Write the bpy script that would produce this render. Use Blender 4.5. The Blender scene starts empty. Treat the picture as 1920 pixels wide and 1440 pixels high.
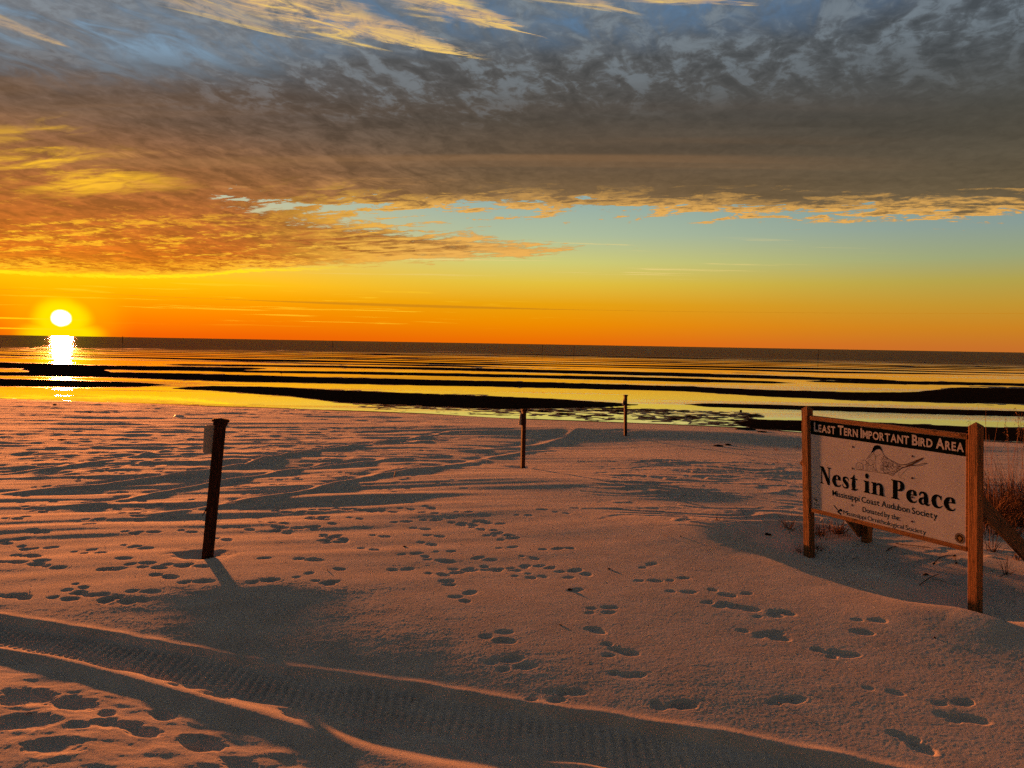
import bpy, bmesh, math, random
import numpy as np
from mathutils import Vector, Matrix

SC = bpy.context.scene
COL = SC.collection
random.seed(7)
RNG = np.random.default_rng(11)

# ------------------------------------------------------------------ camera
F = 1443.0                       # focal length in photo pixels (1920 wide)
PITCH, ROLL = math.radians(3.0), math.radians(0.985)
CH, W = 2.2, -0.9                # camera height, water level
fw = np.array([0, math.cos(PITCH), -math.sin(PITCH)])
r0 = np.array([1.0, 0, 0]); u0 = np.cross(r0, fw)
rt = r0 * math.cos(ROLL) + u0 * math.sin(ROLL)
up = u0 * math.cos(ROLL) - r0 * math.sin(ROLL)
cam = bpy.data.cameras.new('camera'); cam_o = bpy.data.objects.new('camera', cam); COL.objects.link(cam_o)
cam.sensor_width = 36.0; cam.lens = F / 1920 * 36.0
cam.clip_start = 0.05; cam.clip_end = 60000
m = Matrix.Identity(4)
for i in range(3):
    m[i][0], m[i][1], m[i][2] = rt[i], up[i], -fw[i]
m[2][3] = CH
cam_o.matrix_world = m
SC.camera = cam_o

def ray(x, y):
    return fw + rt * ((x - 960) / F) + up * ((720 - y) / F)
def on_plane(x, y, z=0.0):
    d = ray(x, y); t = (z - CH) / d[2]
    return np.array([0, 0, CH]) + d * t
def proj(X, Y, Z):
    qx, qy, qz = X, Y, Z - CH
    w = qx * fw[0] + qy * fw[1] + qz * fw[2]
    return 960 + F * (qx * rt[0] + qy * rt[1] + qz * rt[2]) / w, 720 - F * (qx * up[0] + qy * up[1] + qz * up[2]) / w

# ------------------------------------------------------------------ light and exposure
EXPO = 2.3
vs = SC.view_settings
vs.view_transform = 'Standard'; vs.look = 'None'; vs.exposure = EXPO; vs.gamma = 1.0
vs.use_curve_mapping = False
SUN_AZ, SUN_EL = math.radians(-30.35), math.radians(2.0)
SDIR = Vector((math.sin(SUN_AZ) * math.cos(SUN_EL), math.cos(SUN_AZ) * math.cos(SUN_EL), math.sin(SUN_EL)))
sun = bpy.data.lights.new('sun', 'SUN'); sun.energy = 4.0; sun.angle = math.radians(1.1)
sun.color = (1.0, 0.255, 0.055)
sun_o = bpy.data.objects.new('sun', sun); COL.objects.link(sun_o)
sun_o.rotation_euler = SDIR.to_track_quat('Z', 'Y').to_euler()

SC.render.engine = 'CYCLES'
SC.cycles.max_bounces = 6
SC.cycles.use_denoising = False
SC.cycles.use_adaptive_sampling = True; SC.cycles.adaptive_threshold = 0.01; SC.cycles.adaptive_min_samples = 12

# ------------------------------------------------------------------ node helper
def s2l(c):
    return tuple((v / 255 / 12.92) if v / 255 <= 0.04045 else ((v / 255 + 0.055) / 1.055) ** 2.4 for v in c)

class G:
    """tiny expression layer over a shader node tree"""
    def __init__(self, tree):
        self.t = tree; self.n = tree.nodes; self.l = tree.links
    def put(self, sock, v):
        if isinstance(v, E): self.l.new(v.s, sock)
        elif v is not None:
            if isinstance(v, (tuple, list)) and len(v) == 3 and sock.type == 'RGBA': v = (*v, 1)
            sock.default_value = v
    def math(self, op, a, b=None, c=None, clamp=False):
        n = self.n.new('ShaderNodeMath'); n.operation = op; n.use_clamp = clamp
        self.put(n.inputs[0], a); self.put(n.inputs[1], b); self.put(n.inputs[2], c)
        return E(self, n.outputs[0])
    def vmath(self, op, a, b=None, out=0):
        n = self.n.new('ShaderNodeVectorMath'); n.operation = op
        self.put(n.inputs[0], a)
        if b is not None: self.put(n.inputs[1], b)
        return E(self, n.outputs[out])
    def ss(self, a, b, x, lo=0.0, hi=1.0, kind='SMOOTHSTEP'):
        n = self.n.new('ShaderNodeMapRange'); n.interpolation_type = kind; n.clamp = True
        self.put(n.inputs['Value'], x)
        self.put(n.inputs['From Min'], a); self.put(n.inputs['From Max'], b)
        self.put(n.inputs['To Min'], lo); self.put(n.inputs['To Max'], hi)
        return E(self, n.outputs[0])
    def pw(self, x, pts):
        """piecewise linear curve"""
        n = self.n.new('ShaderNodeFloatCurve')
        x0, x1 = pts[0][0], pts[-1][0]; y0 = min(p[1] for p in pts); y1 = max(p[1] for p in pts)
        if y1 == y0: y1 = y0 + 1
        cm = n.mapping.curves[0]
        P = [((a - x0) / (x1 - x0), (b - y0) / (y1 - y0)) for a, b in pts]
        cm.points[0].location = P[0]; cm.points[1].location = P[-1]
        for p in P[1:-1]: cm.points.new(*p)
        for p in cm.points: p.handle_type = 'AUTO_CLAMPED'
        n.mapping.update()
        self.put(n.inputs[1], self.ss(x0, x1, x, kind='LINEAR'))
        return E(self, n.outputs[0]) * (y1 - y0) + y0
    def noise(self, vec, scale, detail=3.0, rough=0.5, dist=0.0, kind='FBM', col=False):
        n = self.n.new('ShaderNodeTexNoise'); n.noise_dimensions = '3D'
        try: n.noise_type = kind
        except Exception: pass
        n.normalize = True
        self.put(n.inputs['Vector'], vec); self.put(n.inputs['Scale'], scale)
        self.put(n.inputs['Detail'], detail); self.put(n.inputs['Roughness'], rough)
        self.put(n.inputs['Distortion'], dist)
        return E(self, n.outputs[1 if col else 0])
    def vor(self, vec, scale, feature='F1', out=0):
        n = self.n.new('ShaderNodeTexVoronoi'); n.feature = feature
        self.put(n.inputs['Vector'], vec); self.put(n.inputs['Scale'], scale)
        return E(self, n.outputs[out])
    def comb(self, x, y, z=0.0):
        n = self.n.new('ShaderNodeCombineXYZ')
        self.put(n.inputs[0], x); self.put(n.inputs[1], y); self.put(n.inputs[2], z)
        return E(self, n.outputs[0])
    def sep(self, v):
        n = self.n.new('ShaderNodeSeparateXYZ'); self.put(n.inputs[0], v)
        return [E(self, o) for o in n.outputs]
    def ramp(self, x, stops):
        n = self.n.new('ShaderNodeValToRGB'); cr = n.color_ramp
        while len(cr.elements) < len(stops): cr.elements.new(0.5)
        for i, (p, c) in enumerate(sorted(stops)):
            cr.elements[i].position = p; cr.elements[i].color = (*c, 1)
        self.put(n.inputs[0], x)
        return E(self, n.outputs[0])
    def mix(self, f, a, b, mode='MIX'):
        n = self.n.new('ShaderNodeMix'); n.data_type = 'RGBA'; n.blend_type = mode; n.clamp_factor = True
        self.put(n.inputs[0], f); self.put(n.inputs[6], a); self.put(n.inputs[7], b)
        return E(self, n.outputs[2])

class E:
    def __init__(self, g, s): self.g = g; self.s = s
    def __add__(a, b): return a.g.math('ADD', a, b)
    __radd__ = __add__
    def __sub__(a, b): return a.g.math('SUBTRACT', a, b)
    def __rsub__(a, b): return a.g.math('SUBTRACT', b, a)
    def __mul__(a, b): return a.g.math('MULTIPLY', a, b)
    __rmul__ = __mul__
    def __truediv__(a, b): return a.g.math('DIVIDE', a, b)
    def abs(a): return a.g.math('ABSOLUTE', a)
    def max(a, b): return a.g.math('MAXIMUM', a, b)
    def min(a, b): return a.g.math('MINIMUM', a, b)
    def clamp(a): return a.g.math('ADD', a, 0.0, clamp=True)

# ------------------------------------------------------------------ sky
world = bpy.data.worlds.new('World'); SC.world = world; world.use_nodes = True
nt = world.node_tree; nt.nodes.clear(); g = G(nt)
K = 2.0 ** -EXPO
def C8(c): return tuple(v * K for v in s2l(c))
tc = nt.nodes.new('ShaderNodeTexCoord'); D = g.vmath('NORMALIZE', E(g, tc.outputs['Generated']))
dx, dy, dz = g.sep(D)
DEG = 180 / math.pi
el = g.math('ARCSINE', dz) * DEG
az = g.math('ARCTAN2', dx, dy) * DEG
dl = (az + 30.35).abs(); dl = dl.min(360.0 - dl)            # azimuth away from the sun
zz = dz.max(0.0) + 0.035
Px, Py = dx / zz, dy / zz
def V(sx, sy, ang=0.0, z=0.0):
    c, s = math.cos(math.radians(ang)), math.sin(math.radians(ang))
    return g.comb((Px * c + Py * s) * sx, (Py * c - Px * s) * sy, z)
zz2 = dz.max(0.0) + 0.11
Qx, Qy = dx / zz2, dy / zz2
def V2(sx, sy, ang=0.0, z=0.0):
    c, s = math.cos(math.radians(ang)), math.sin(math.radians(ang))
    return g.comb((Qx * c + Qy * s) * sx, (Qy * c - Qx * s) * sy, z)
nA = g.noise(V(.55, 1.0, 8), 0.9, 5, .6, .6)                   # large billows
nB = g.noise(V2(1.7, .85, -28, 5.3), 5.6, 5, .60, .7)          # cloudlets
nC = g.noise(V(.35, 1.9, -6, 9.1), 1.1, 4, .55, .3)            # long streaks
nD = g.noise(V2(1.4, 1.25, -20, 3.7), 15, 4, .62, .6)            # fine fibres
wM = g.ss(4, 32, dl); wR = g.ss(30, 66, dl)
def ramp3(L, M, R):
    f = el / 45.0
    r = [g.ramp(f, [(e / 45.0, C8(c)) for e, c in t]) for t in (L, M, R)]
    return g.mix(wR, g.mix(wM, r[0], r[1]), r[2])
clear = ramp3(
    [(0.2, (235, 92, 4)), (1.3, (240, 118, 0)), (2.3, (243, 142, 0)), (3.9, (255, 190, 0)), (6, (235, 190, 80)), (10, (180, 190, 165)), (15, (135, 165, 185)), (24, (92, 125, 158))],
    [(0.2, (234, 110, 4)), (1.5, (236, 138, 0)), (3, (230, 160, 10)), (4.5, (224, 190, 60)), (6, (206, 202, 115)), (8, (172, 188, 155)), (11, (140, 168, 168)), (20, (92, 122, 152))],
    [(0.2, (198, 112, 42)), (1.5, (202, 130, 34)), (3, (192, 148, 50)), (4.5, (176, 160, 75)), (6, (152, 162, 120)), (8, (134, 154, 148)), (11, (118, 145, 150)), (20, (82, 110, 142))])
cloud = ramp3(
    [(4, (214, 122, 18)), (5.5, (196, 97, 20)), (8, (166, 87, 34)), (11, (140, 88, 50)), (14, (96, 76, 64)), (16.5, (80, 74, 72)), (20, (108, 114, 120)), (30, (70, 74, 78))],
    [(6, (158, 104, 50)), (8, (140, 96, 52)), (10, (126, 96, 60)), (13, (100, 80, 60)), (16, (76, 68, 60)), (19, (84, 84, 84)), (23, (104, 111, 117)), (32, (66, 68, 70))],
    [(8, (112, 92, 62)), (10, (98, 84, 62)), (12, (84, 75, 60)), (15, (68, 66, 60)), (17, (76, 78, 78)), (20, (86, 93, 99)), (24, (84, 92, 102)), (32, (60, 62, 64))])
# colour inside the cloud varies with its thickness
low = g.ss(19.5, 14.5, el + (nA - .5) * 8) * g.ss(-14, 8, az, .12, 1)
tone = g.ss(.42, .60, nA * .2 + nB * .5 + nD * .3, .62, 1.40, 'LINEAR')
tone2 = g.ss(.40, .61, nC * .45 + nA * .25 + nD * .3, .80, 1.20, 'LINEAR')
tn = g.vmath('SCALE', cloud, None); nt.nodes[-1].inputs['Scale'].default_value = 1
lowmix = low * 1.0
tfac = tone + (tone2 - tone) * lowmix
g.put(nt.nodes[tn.s.node.name].inputs['Scale'], tfac)
cloudc = tn
# deck outlines (degrees of elevation as a function of azimuth)
nE = g.noise(V2(.75, 1.9, -14, 8.8), 6.0, 5, .60, .5)
nn = (nE - .5) * 2.2 + (nD - .5) * .7 + (nA - .5) * .3
e_low = g.pw(az, [(-180, 5), (-60, 4.3), (-33.6, 4.0), (-19, 4.9), (0, 6.45), (4, 6.7), (7, 7.6), (180, 7.6)])
e_hi = g.pw(az, [(-180, 20), (-30, 14), (-22, 10.6), (-17, 9.3), (-10, 8.6), (0, 7.6), (5, 6.9), (7.5, 6.6), (180, 6.6)])
e_up = g.pw(az, [(-180, 4.5), (-40, 4.5), (-30, 6.5), (-22, 8.8), (-18, 9.3), (-8, 9.5), (4, 9.7), (12, 9.55), (20, 9.1), (33, 8.4), (60, 8.0), (180, 7.0)])
sh = g.ss(4.5, 9.0, el, .55, 1.5, 'LINEAR')
D1 = g.ss(-.12, .35, el - e_low + nn * sh) * g.ss(-.1, .6, e_hi - el + nn * sh * 1.6)
D2 = g.ss(-.10, .30, el - e_up + nn * sh * 1.8)
e_top = g.pw(az, [(-180, 20), (-60, 16), (-33, 16.4), (-15, 18.8), (0, 21.0), (15, 21.0), (33, 23.0), (60, 25), (180, 24)])
thin = g.ss(-1.6, 1.8, el - e_top + (nA - .5) * 7)
gap = g.ss(.38, .56, nA * .5 + nB * .5)
cov = D1.max(D2) * (1.0 - thin * g.ss(40, 28, el) * (1.0 - (gap * .92)))
cov = cov
sky = g.mix(cov, clear, cloudc)
# bluish light between the billows of the upper deck
bl = g.ss(14.8, 19.0, el + (nC - .5) * 6 - g.ss(-15, 20, az) * 2.0 + .8) * g.ss(.49, .60, nB * .6 + nD * .4) * .40
sky = g.mix(bl * cov, sky, C8((122, 136, 146)))
# warm glow breaking through near the sun
sunny = g.ss(62, 8, dl)
warm = g.mix(g.ss(30, 5, dl), C8((238, 178, 88)), C8((253, 192, 34)))
edge1 = g.ss(1.1, .05, el - e_low + nn * sh) * g.ss(.42, .60, nD * .5 + nB * .5) * g.ss(10, 4, az)
edge2 = g.ss(1.5, .2, el - e_up + nn * sh * 1.8) * g.ss(.36, .52, nE * .6 + nA * .4) * g.ss(-20, -8, az) * g.ss(75, 40, az)
sky = g.mix((edge1.max(edge2) * cov * .9), sky, warm)
fib = g.ss(.50, .62, nD * .30 + nC * .30 + nE * .4)
glow = fib * g.ss(42, 12, dl) * g.ss(10.5, 6, el) * .9
patch = g.ss(.46, .62, nC * .55 + nE * .45) * g.ss(9, 1, dl + (el - 10.6).abs() * 2.4 - (nA - .5) * 16) * .95
brk = g.ss(.56, .70, nC * .8 + nB * .2) * g.ss(36, 18, dl) * g.ss(14.5, 12.5, el) * g.ss(9, 11, el) * .45
band = g.ss(.50, .62, g.noise(V(.10, 1.6, -3, 2.2), 1.0, 5, .5)) * g.ss(10, 12, el) * g.ss(17.5, 13.5, el) * g.ss(64, 30, dl) * .30
sky = g.mix((glow.max(patch) * cov), sky, warm)
sky = g.mix((brk * cov), sky, C8((232, 165, 90)))
sky = g.mix(band * cov, sky, C8((170, 122, 76)))
# bright line along the deck's underside left of centre
line = g.ss(.16, .03, (el - e_low + .12 + (nD - .5) * .5).abs()) * g.ss(-10, -20, az)
sky = g.mix(line * .9, sky, C8((255, 225, 20)))
# cirrus at the top
nF = g.noise(g.comb(az * .055 + el * .10, el * .55 + az * .045, 1.7), 2.4, 6, .70, .9)
def cirrus(a0, e0, a1, e1, w, k):
    # streak from (a0,e0) to (a1,e1) tapering to its lower end
    L = math.hypot(a1 - a0, e1 - e0); ux, uy = (a1 - a0) / L, (e1 - e0) / L
    t = (az - a0) * ux + (el - e0) * uy
    s = ((el - e0) * ux - (az - a0) * uy) + (nF - .5) * w * 1.4
    wid = g.ss(L, L * .25, t, .12, w)
    return g.ss(1.0, .25, s.abs() / wid) * g.ss(L * 1.02, L * .9, t) * k
ci = cirrus(-26, 24.0, -2.0, 20.0, 2.4, 1.0).max(cirrus(-13, 25.6, 2.2, 21.2, 2.0, .95)).max(cirrus(-27, 22.2, -15.5, 20.2, .9, .55)).max(cirrus(-36, 19.0, -29.5, 17.6, .5, .6)).max(cirrus(4, 24.5, 17, 22.6, .8, .75)).max(cirrus(-8, 26, 9, 22.6, 1.0, .7))
ci = ci * g.ss(.36, .56, nF * .6 + nD * .4)
sky = g.mix(ci, sky, g.mix(g.ss(.45, .66, nF), C8((200, 165, 125)), C8((246, 205, 105))))
# little scraps of cloud in the clear band
scr = g.ss(.57, .64, g.noise(V(.22, 2.0, 0, 7.7), 2.2, 6, .6, .4)) * g.ss(4.5, 5.3, el) * g.ss(7.9, 7.2, el) * g.ss(-40, 2, az) * g.ss(28, 8, az)
sky = g.mix(scr * .7 * (1.0 - cov), sky, C8((236, 208, 130)))
scl = g.ss(.57, .65, g.noise(g.comb(az * .05, el * 2.2, 4.4), 2.2, 5, .6, .3)) * g.ss(.8, 1.4, el) * g.ss(4.2, 3.4, el) * g.ss(40, 20, dl)
sky = g.mix(scl * .55 * (1.0 - cov), sky, C8((255, 205, 40)))
# one thin dark bar of cloud low over the sea
bar = g.ss(.14, .05, (el - 2.66 + .006 * (az + 8) + (nD - .5) * .06).abs() / g.ss(14, 2, (az + 7.5).abs(), .12, 1.0))
sky = g.mix(bar * .75, sky, C8((196, 128, 22)))
# the sun and its halo
SD = Vector((math.sin(math.radians(-30.3)), math.cos(math.radians(-30.3)), math.sin(math.radians(1.15)))).normalized()
sa = az + 30.3; se = (el - 1.12)
rr = g.math('SQRT', sa * sa * 1.25 + (se + sa * .04) * (se + sa * .04) * 1.4)
rr = rr + (g.noise(D, 45, 2) - .5) * .40
halo = g.ss(2.3, 1.0, rr + se.max(0.0) * .25)
skirt = g.ss(2.9, 1.2, g.math('SQRT', sa * sa + (el - .1) * (el - .1) * 7.0))
sky = g.mix((halo.max(skirt)) * .93, sky, C8((250, 244, 0)))
str_ = g.ss(.07, .02, (el - 1.05).abs()) * g.ss(9, 2, sa.abs()) * g.ss(1.5, .5, sa)
str_ = str_.max(g.ss(.06, .02, (el - .42).abs()) * g.ss(8, 2, sa.abs()) * g.ss(1.5, .5, sa))
sky = g.mix(str_ * .7, sky, C8((255, 232, 30)))
sky = g.mix(g.ss(5.0, 2.0, rr) * .35, sky, C8((252, 190, 0)))
core = g.ss(.68, .28, rr)
sky = g.mix(core, sky, (2.2, 2.1, 1.6))
below = g.ss(-.3, -3.0, el)
sky = g.mix(below, sky, C8((92, 78, 62)))
bg = nt.nodes.new('ShaderNodeBackground'); g.put(bg.inputs[0], sky); bg.inputs[1].default_value = 1.0
st = nt.nodes.new('ShaderNodeTexSky'); st.sky_type = 'NISHITA'; st.sun_disc = False
st.sun_elevation = SUN_EL; st.sun_rotation = SUN_AZ; st.air_density = 1.2; st.dust_density = 2.0
bg2 = nt.nodes.new('ShaderNodeBackground'); nt.links.new(st.outputs[0], bg2.inputs[0]); bg2.inputs[1].default_value = 0.0015
add = nt.nodes.new('ShaderNodeAddShader'); nt.links.new(bg.outputs[0], add.inputs[0]); nt.links.new(bg2.outputs[0], add.inputs[1])
wo = nt.nodes.new('ShaderNodeOutputWorld'); nt.links.new(add.outputs[0], wo.inputs[0])
world.cycles.sampling_method = 'MANUAL'; world.cycles.sample_map_resolution = 512

# ------------------------------------------------------------------ numeric noise
_perm = np.random.default_rng(3).permutation(512); _perm = np.concatenate([_perm, _perm, _perm])
_ga = np.random.default_rng(4).random(512) * 2 * np.pi; _gx, _gy = np.cos(_ga).astype(np.float32), np.sin(_ga).astype(np.float32)
def perlin(x, y, seed=0):
    xi = np.floor(x).astype(np.int64); yi = np.floor(y).astype(np.int64)
    xf = (x - xi).astype(np.float32); yf = (y - yi).astype(np.float32)
    u = xf * xf * xf * (xf * (xf * 6 - 15) + 10); v = yf * yf * yf * (yf * (yf * 6 - 15) + 10)
    xi = (xi + seed * 57) & 511; yi = (yi + seed * 131) & 511
    def gr(i, j, fx, fy):
        h = _perm[_perm[(xi + i) & 511] + ((yi + j) & 511)]
        return _gx[h] * fx + _gy[h] * fy
    a = gr(0, 0, xf, yf); b = gr(1, 0, xf - 1, yf); c = gr(0, 1, xf, yf - 1); d = gr(1, 1, xf - 1, yf - 1)
    return ((a + (b - a) * u) * (1 - v) + (c + (d - c) * u) * v) * 1.5
def fbm(x, y, oct=4, seed=0, gain=.5):
    s = 0; a = 1.0
    for k in range(oct):
        s = s + a * perlin(x * 2 ** k + 17.3 * k, y * 2 ** k - 9.1 * k, seed + k); a *= gain
    return s
def sst(a, b, x):
    t = np.clip((x - a) / (b - a), 0, 1); return t * t * (3 - 2 * t)
def rotc(x, y, deg):
    c, s = math.cos(math.radians(deg)), math.sin(math.radians(deg)); return x * c + y * s, y * c - x * s

# ------------------------------------------------------------------ shoreline and beach profile
_sx = [-900, 0, 200, 400, 640, 800, 960, 1120, 1280, 1390, 1500, 1700, 1920, 2900]
_sy = [722, 748, 755, 762, 770, 776, 785, 791, 797, 802, 811, 820, 831, 868]
_sp = np.array([on_plane(a, b, W)[:2] for a, b in zip(_sx, _sy)])
_saz = np.arctan2(_sp[:, 0], _sp[:, 1]); _sr = np.hypot(_sp[:, 0], _sp[:, 1])
def shore_r(az):
    a = np.abs(az)
    return np.where(a < math.pi / 2, np.interp(az, _saz, _sr), np.interp(np.sign(az) * math.pi / 2, _saz, _sr) + (a - math.pi / 2) * 400)
def profile(x, y):
    r = np.hypot(x, y); az = np.arctan2(x, y)
    rs = shore_r(az)
    t = np.clip((r - 8.0) / (rs - 8.0), 0, 1)
    return W * t ** 1.15 + .004 * np.clip(8 - r, 0, 6), r, rs

def place(x, y, z0=0.0):
    """point of the smooth beach seen at photo pixel x, y"""
    p = on_plane(x, y, z0)
    for _ in range(8):
        z = float(profile(np.array([p[0]]), np.array([p[1]]))[0][0]); p = on_plane(x, y, z)
    return p

def poly_dist(X, Y, P):
    """signed offset (positive = far side of the line) and arc length for an open polyline"""
    best = np.full(X.shape, 1e9); off = np.zeros(X.shape); S = np.zeros(X.shape); acc = 0.0
    P = np.asarray(P)[:, :2]
    for i in range(len(P) - 1):
        a, b = P[i], P[i + 1]; d = b - a; L = np.hypot(*d); d = d / L; n = np.array([-d[1], d[0]])
        qx, qy = X - a[0], Y - a[1]
        t = qx * d[0] + qy * d[1]; o = qx * n[0] + qy * n[1]
        tc_ = np.clip(t, 0 if i else -1e3, L if i < len(P) - 2 else 1e3)
        dd = np.hypot(t - tc_, o)
        k = dd < best
        best = np.where(k, dd, best); off = np.where(k, np.sign(o) * dd, off); S = np.where(k, acc + tc_, S)
        acc += L
    return off, S

# ---- vehicle track in the foreground: far edge, and the berm on the near side
T_far = [place(*p) for p in [(-260, 1128), (0, 1166), (171, 1191), (303, 1211), (379, 1219), (547, 1243), (700, 1262), (787, 1272), (1022, 1316), (1200, 1348), (1462, 1395), (1669, 1441), (2100, 1540)]]
T_berm = [place(*p) for p in [(-260, 1176), (0, 1229), (146, 1262), (310, 1300), (474, 1333), (601, 1367), (700, 1389), (905, 1435), (1200, 1520)]]
RIM = [place(*p) for p in [(1250, 985), (1380, 1030), (1450, 1062), (1520, 1092), (1600, 1120), (1700, 1150), (1790, 1166), (1850, 1185), (1920, 1208), (2060, 1262)]]
OLD = [([(-80, 935), (0, 928), (182, 913), (383, 888), (547, 857), (700, 834), (860, 812)], .060, .17),
       ([(60, 960), (182, 950), (328, 921), (474, 898), (547, 885), (700, 870), (880, 852)], .050, .15),
       ([(250, 975), (419, 950), (547, 932), (717, 896), (825, 884), (930, 862)], .060, .17),
       ([(-60, 893), (0, 889), (100, 882), (210, 866), (330, 846), (430, 832)], .035, .16),
       ([(430, 880), (547, 858), (640, 842), (740, 834), (900, 822)], .035, .14),
       ([(640, 905), (740, 888), (830, 878), (975, 850), (1060, 838)], .035, .16),
       ([(-40, 906), (120, 893), (250, 874), (330, 858)], .022, .12),
       ([(400, 900), (520, 886), (620, 872), (700, 862)], .022, .12),
       ([(-80, 776), (0, 779), (160, 784), (320, 786), (480, 785), (660, 789), (800, 800)], .05, .32),
       ([(-80, 766), (0, 768), (160, 773), (320, 776), (520, 778), (700, 784)], .05, .28),
       ([(-80, 790), (0, 793), (160, 795), (320, 799), (480, 801)], .030, .26),
       ([(-80, 801), (0, 804), (160, 806), (260, 810), (400, 812)], .025, .25),
       ([(820, 850), (900, 846), (985, 838), (1060, 822), (1090, 812)], .05, .25)]
OLD = [([place(*p) for p in a], h, w) for a, h, w in OLD]

# photo positions of the footprints, grouped by the crop they were read from: (x0, y0, scale, list)
FP = [(720, 860, 5.053, "190,310 140,355 200,440 370,395 425,490 210,500 310,540 430,545 160,615 440,600 590,590 340,670 690,630 800,635 860,610 930,622 1045,635 750,540 900,570 880,675 990,690 1030,730 1120,742 1170,770 475,740 405,810 1160,850 570,885 1370,945 240,910 350,920 840,950 940,960 490,965 540,990 150,1055 20,1048 740,1055 1010,1045 1180,1060 1270,1035 1410,1035 1520,1060 520,1160 545,1195 1320,1130 1440,1115 1680,1150 1750,1080 1860,1095 760,1295 710,1335 1740,1270 1580,870 1700,860 1320,570 1450,520 1680,550 1760,505 610,250 710,318 550,280 80,265 20,325 180,122 620,1090 500,1100 900,1050"),
      (600, 820, 2.133, "700,775 700,802 730,880 780,908 975,1000 900,1025 1075,765 1125,690 1120,708 1180,845 1200,870 1225,945 1400,1060 1310,525 1310,585 1430,580 1440,630 1600,635 1680,645 1590,678 1640,692 1690,702 1830,710 1790,730 1860,1055 1790,800 85,290 210,300 20,585 60,425 30,400"),
      (1200, 1000, 2.667, "950,605 1010,625 1140,465 1060,505 570,510 640,525 160,850 1600,930 1350,1040 1210,795 1560,860"),
      (0, 1040, 2.743, "120,20 60,60 170,65 150,25 270,85 600,42 500,100 560,105 720,70 780,90 900,78 1010,78 840,135 1320,35 1580,35 1720,75 1350,155 1560,120 1660,150 410,185 380,215 320,250 430,230 540,245 630,255 730,215 90,238 30,235 550,905 590,935 700,250 1000,165"),
      (0, 760, 6.0, "230,400 570,400 1160,350 480,480 1000,480 1240,500 200,575 600,575 870,560 460,600 1080,610 580,630 860,650 250,680 560,705 930,710 1130,740 1300,695 1450,690 1670,710 960,822 1100,775 1440,760 1780,760 1120,925 1320,975 1340,1035 1540,1080 230,1035 430,1090 560,1095 1050,1078 920,1105 870,1140 1150,1178 1270,1187 260,1165 430,1155 520,1205 430,1225 230,1290 140,1315 1510,1160 1620,1185 1690,1220 1450,1250 1050,1320 1540,1315 920,1385 1880,1275 1860,1140"),
      (400, 760, 6.0, "350,305 750,300 350,350 900,350 300,390 760,390 200,450 700,460 600,515 800,490 1050,290 1400,295 1600,285 660,560 490,590 400,635 170,660 350,705 1580,630 1250,640 1280,690 1340,720 1000,790 1480,790 1510,835 1660,885 1680,930 700,860 430,895 320,940 410,1010 220,1060 250,1165 290,1200 370,1165 640,1160 740,1165 690,1190 750,1215 880,1140 1070,1220 430,1275 1180,1275 1180,1300 600,1340 740,1350 650,1385 220,1400 380,1410 740,1410 1050,1395 1440,1185 1500,1185 1720,1207 1830,1207 1640,1385 1320,1340"),
      (0, 760, 2.743, "60,600 180,668 120,750 70,710 150,790 30,825 170,825 430,765 480,778 220,750 1640,545 1870,548 1620,590 1700,678 1640,700 1720,705 1500,640 1600,640 1450,660 960,662 1200,640")]
prints = []
for x0, y0, sc, txt in FP:
    for w_ in txt.split():
        a, b = map(float, w_.split(',')); prints.append((x0 + a / sc, y0 + b / sc, 1.0))
_r = np.random.default_rng(21)
for k in range(110):
    x = _r.uniform(-60, 900); y = _r.uniform(806, 905); prints.append((x, y, .75))
for k in range(30):
    x = _r.uniform(0, 760); y = _r.uniform(905, 1040); prints.append((x, y, .8))
# large, deep prints in the near left corner and at the near edge of the track
BIGP = [(52, 1330, 60, .050), (133, 1342, 52, .045), (306, 1352, 34, .045), (268, 1394, 38, .045), (378, 1402, 50, .050), (50, 1388, 62, .05), (150, 1392, 30, .03), (100, 1440, 60, .04),
        (230, 1262, 34, .03), (300, 1272, 34, .03), (350, 1286, 40, .03), (405, 1296, 36, .035), (555, 1322, 44, .03), (700, 1345, 40, .025), (190, 1258, 30, .02), (930, 1378, 44, .025), (450, 1440, 50, .03),
        (945, 1233, 26, .03), (1058, 1288, 30, .035), (1175, 1265, 26, .03), (1155, 1218, 24, .028), (1458, 1155, 26, .03), (1470, 1312, 34, .03), (1265, 1318, 26, .02), (1800, 1350, 32, .03), (1706, 1386, 28, .03), (1555, 1228, 24, .02)]

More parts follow.
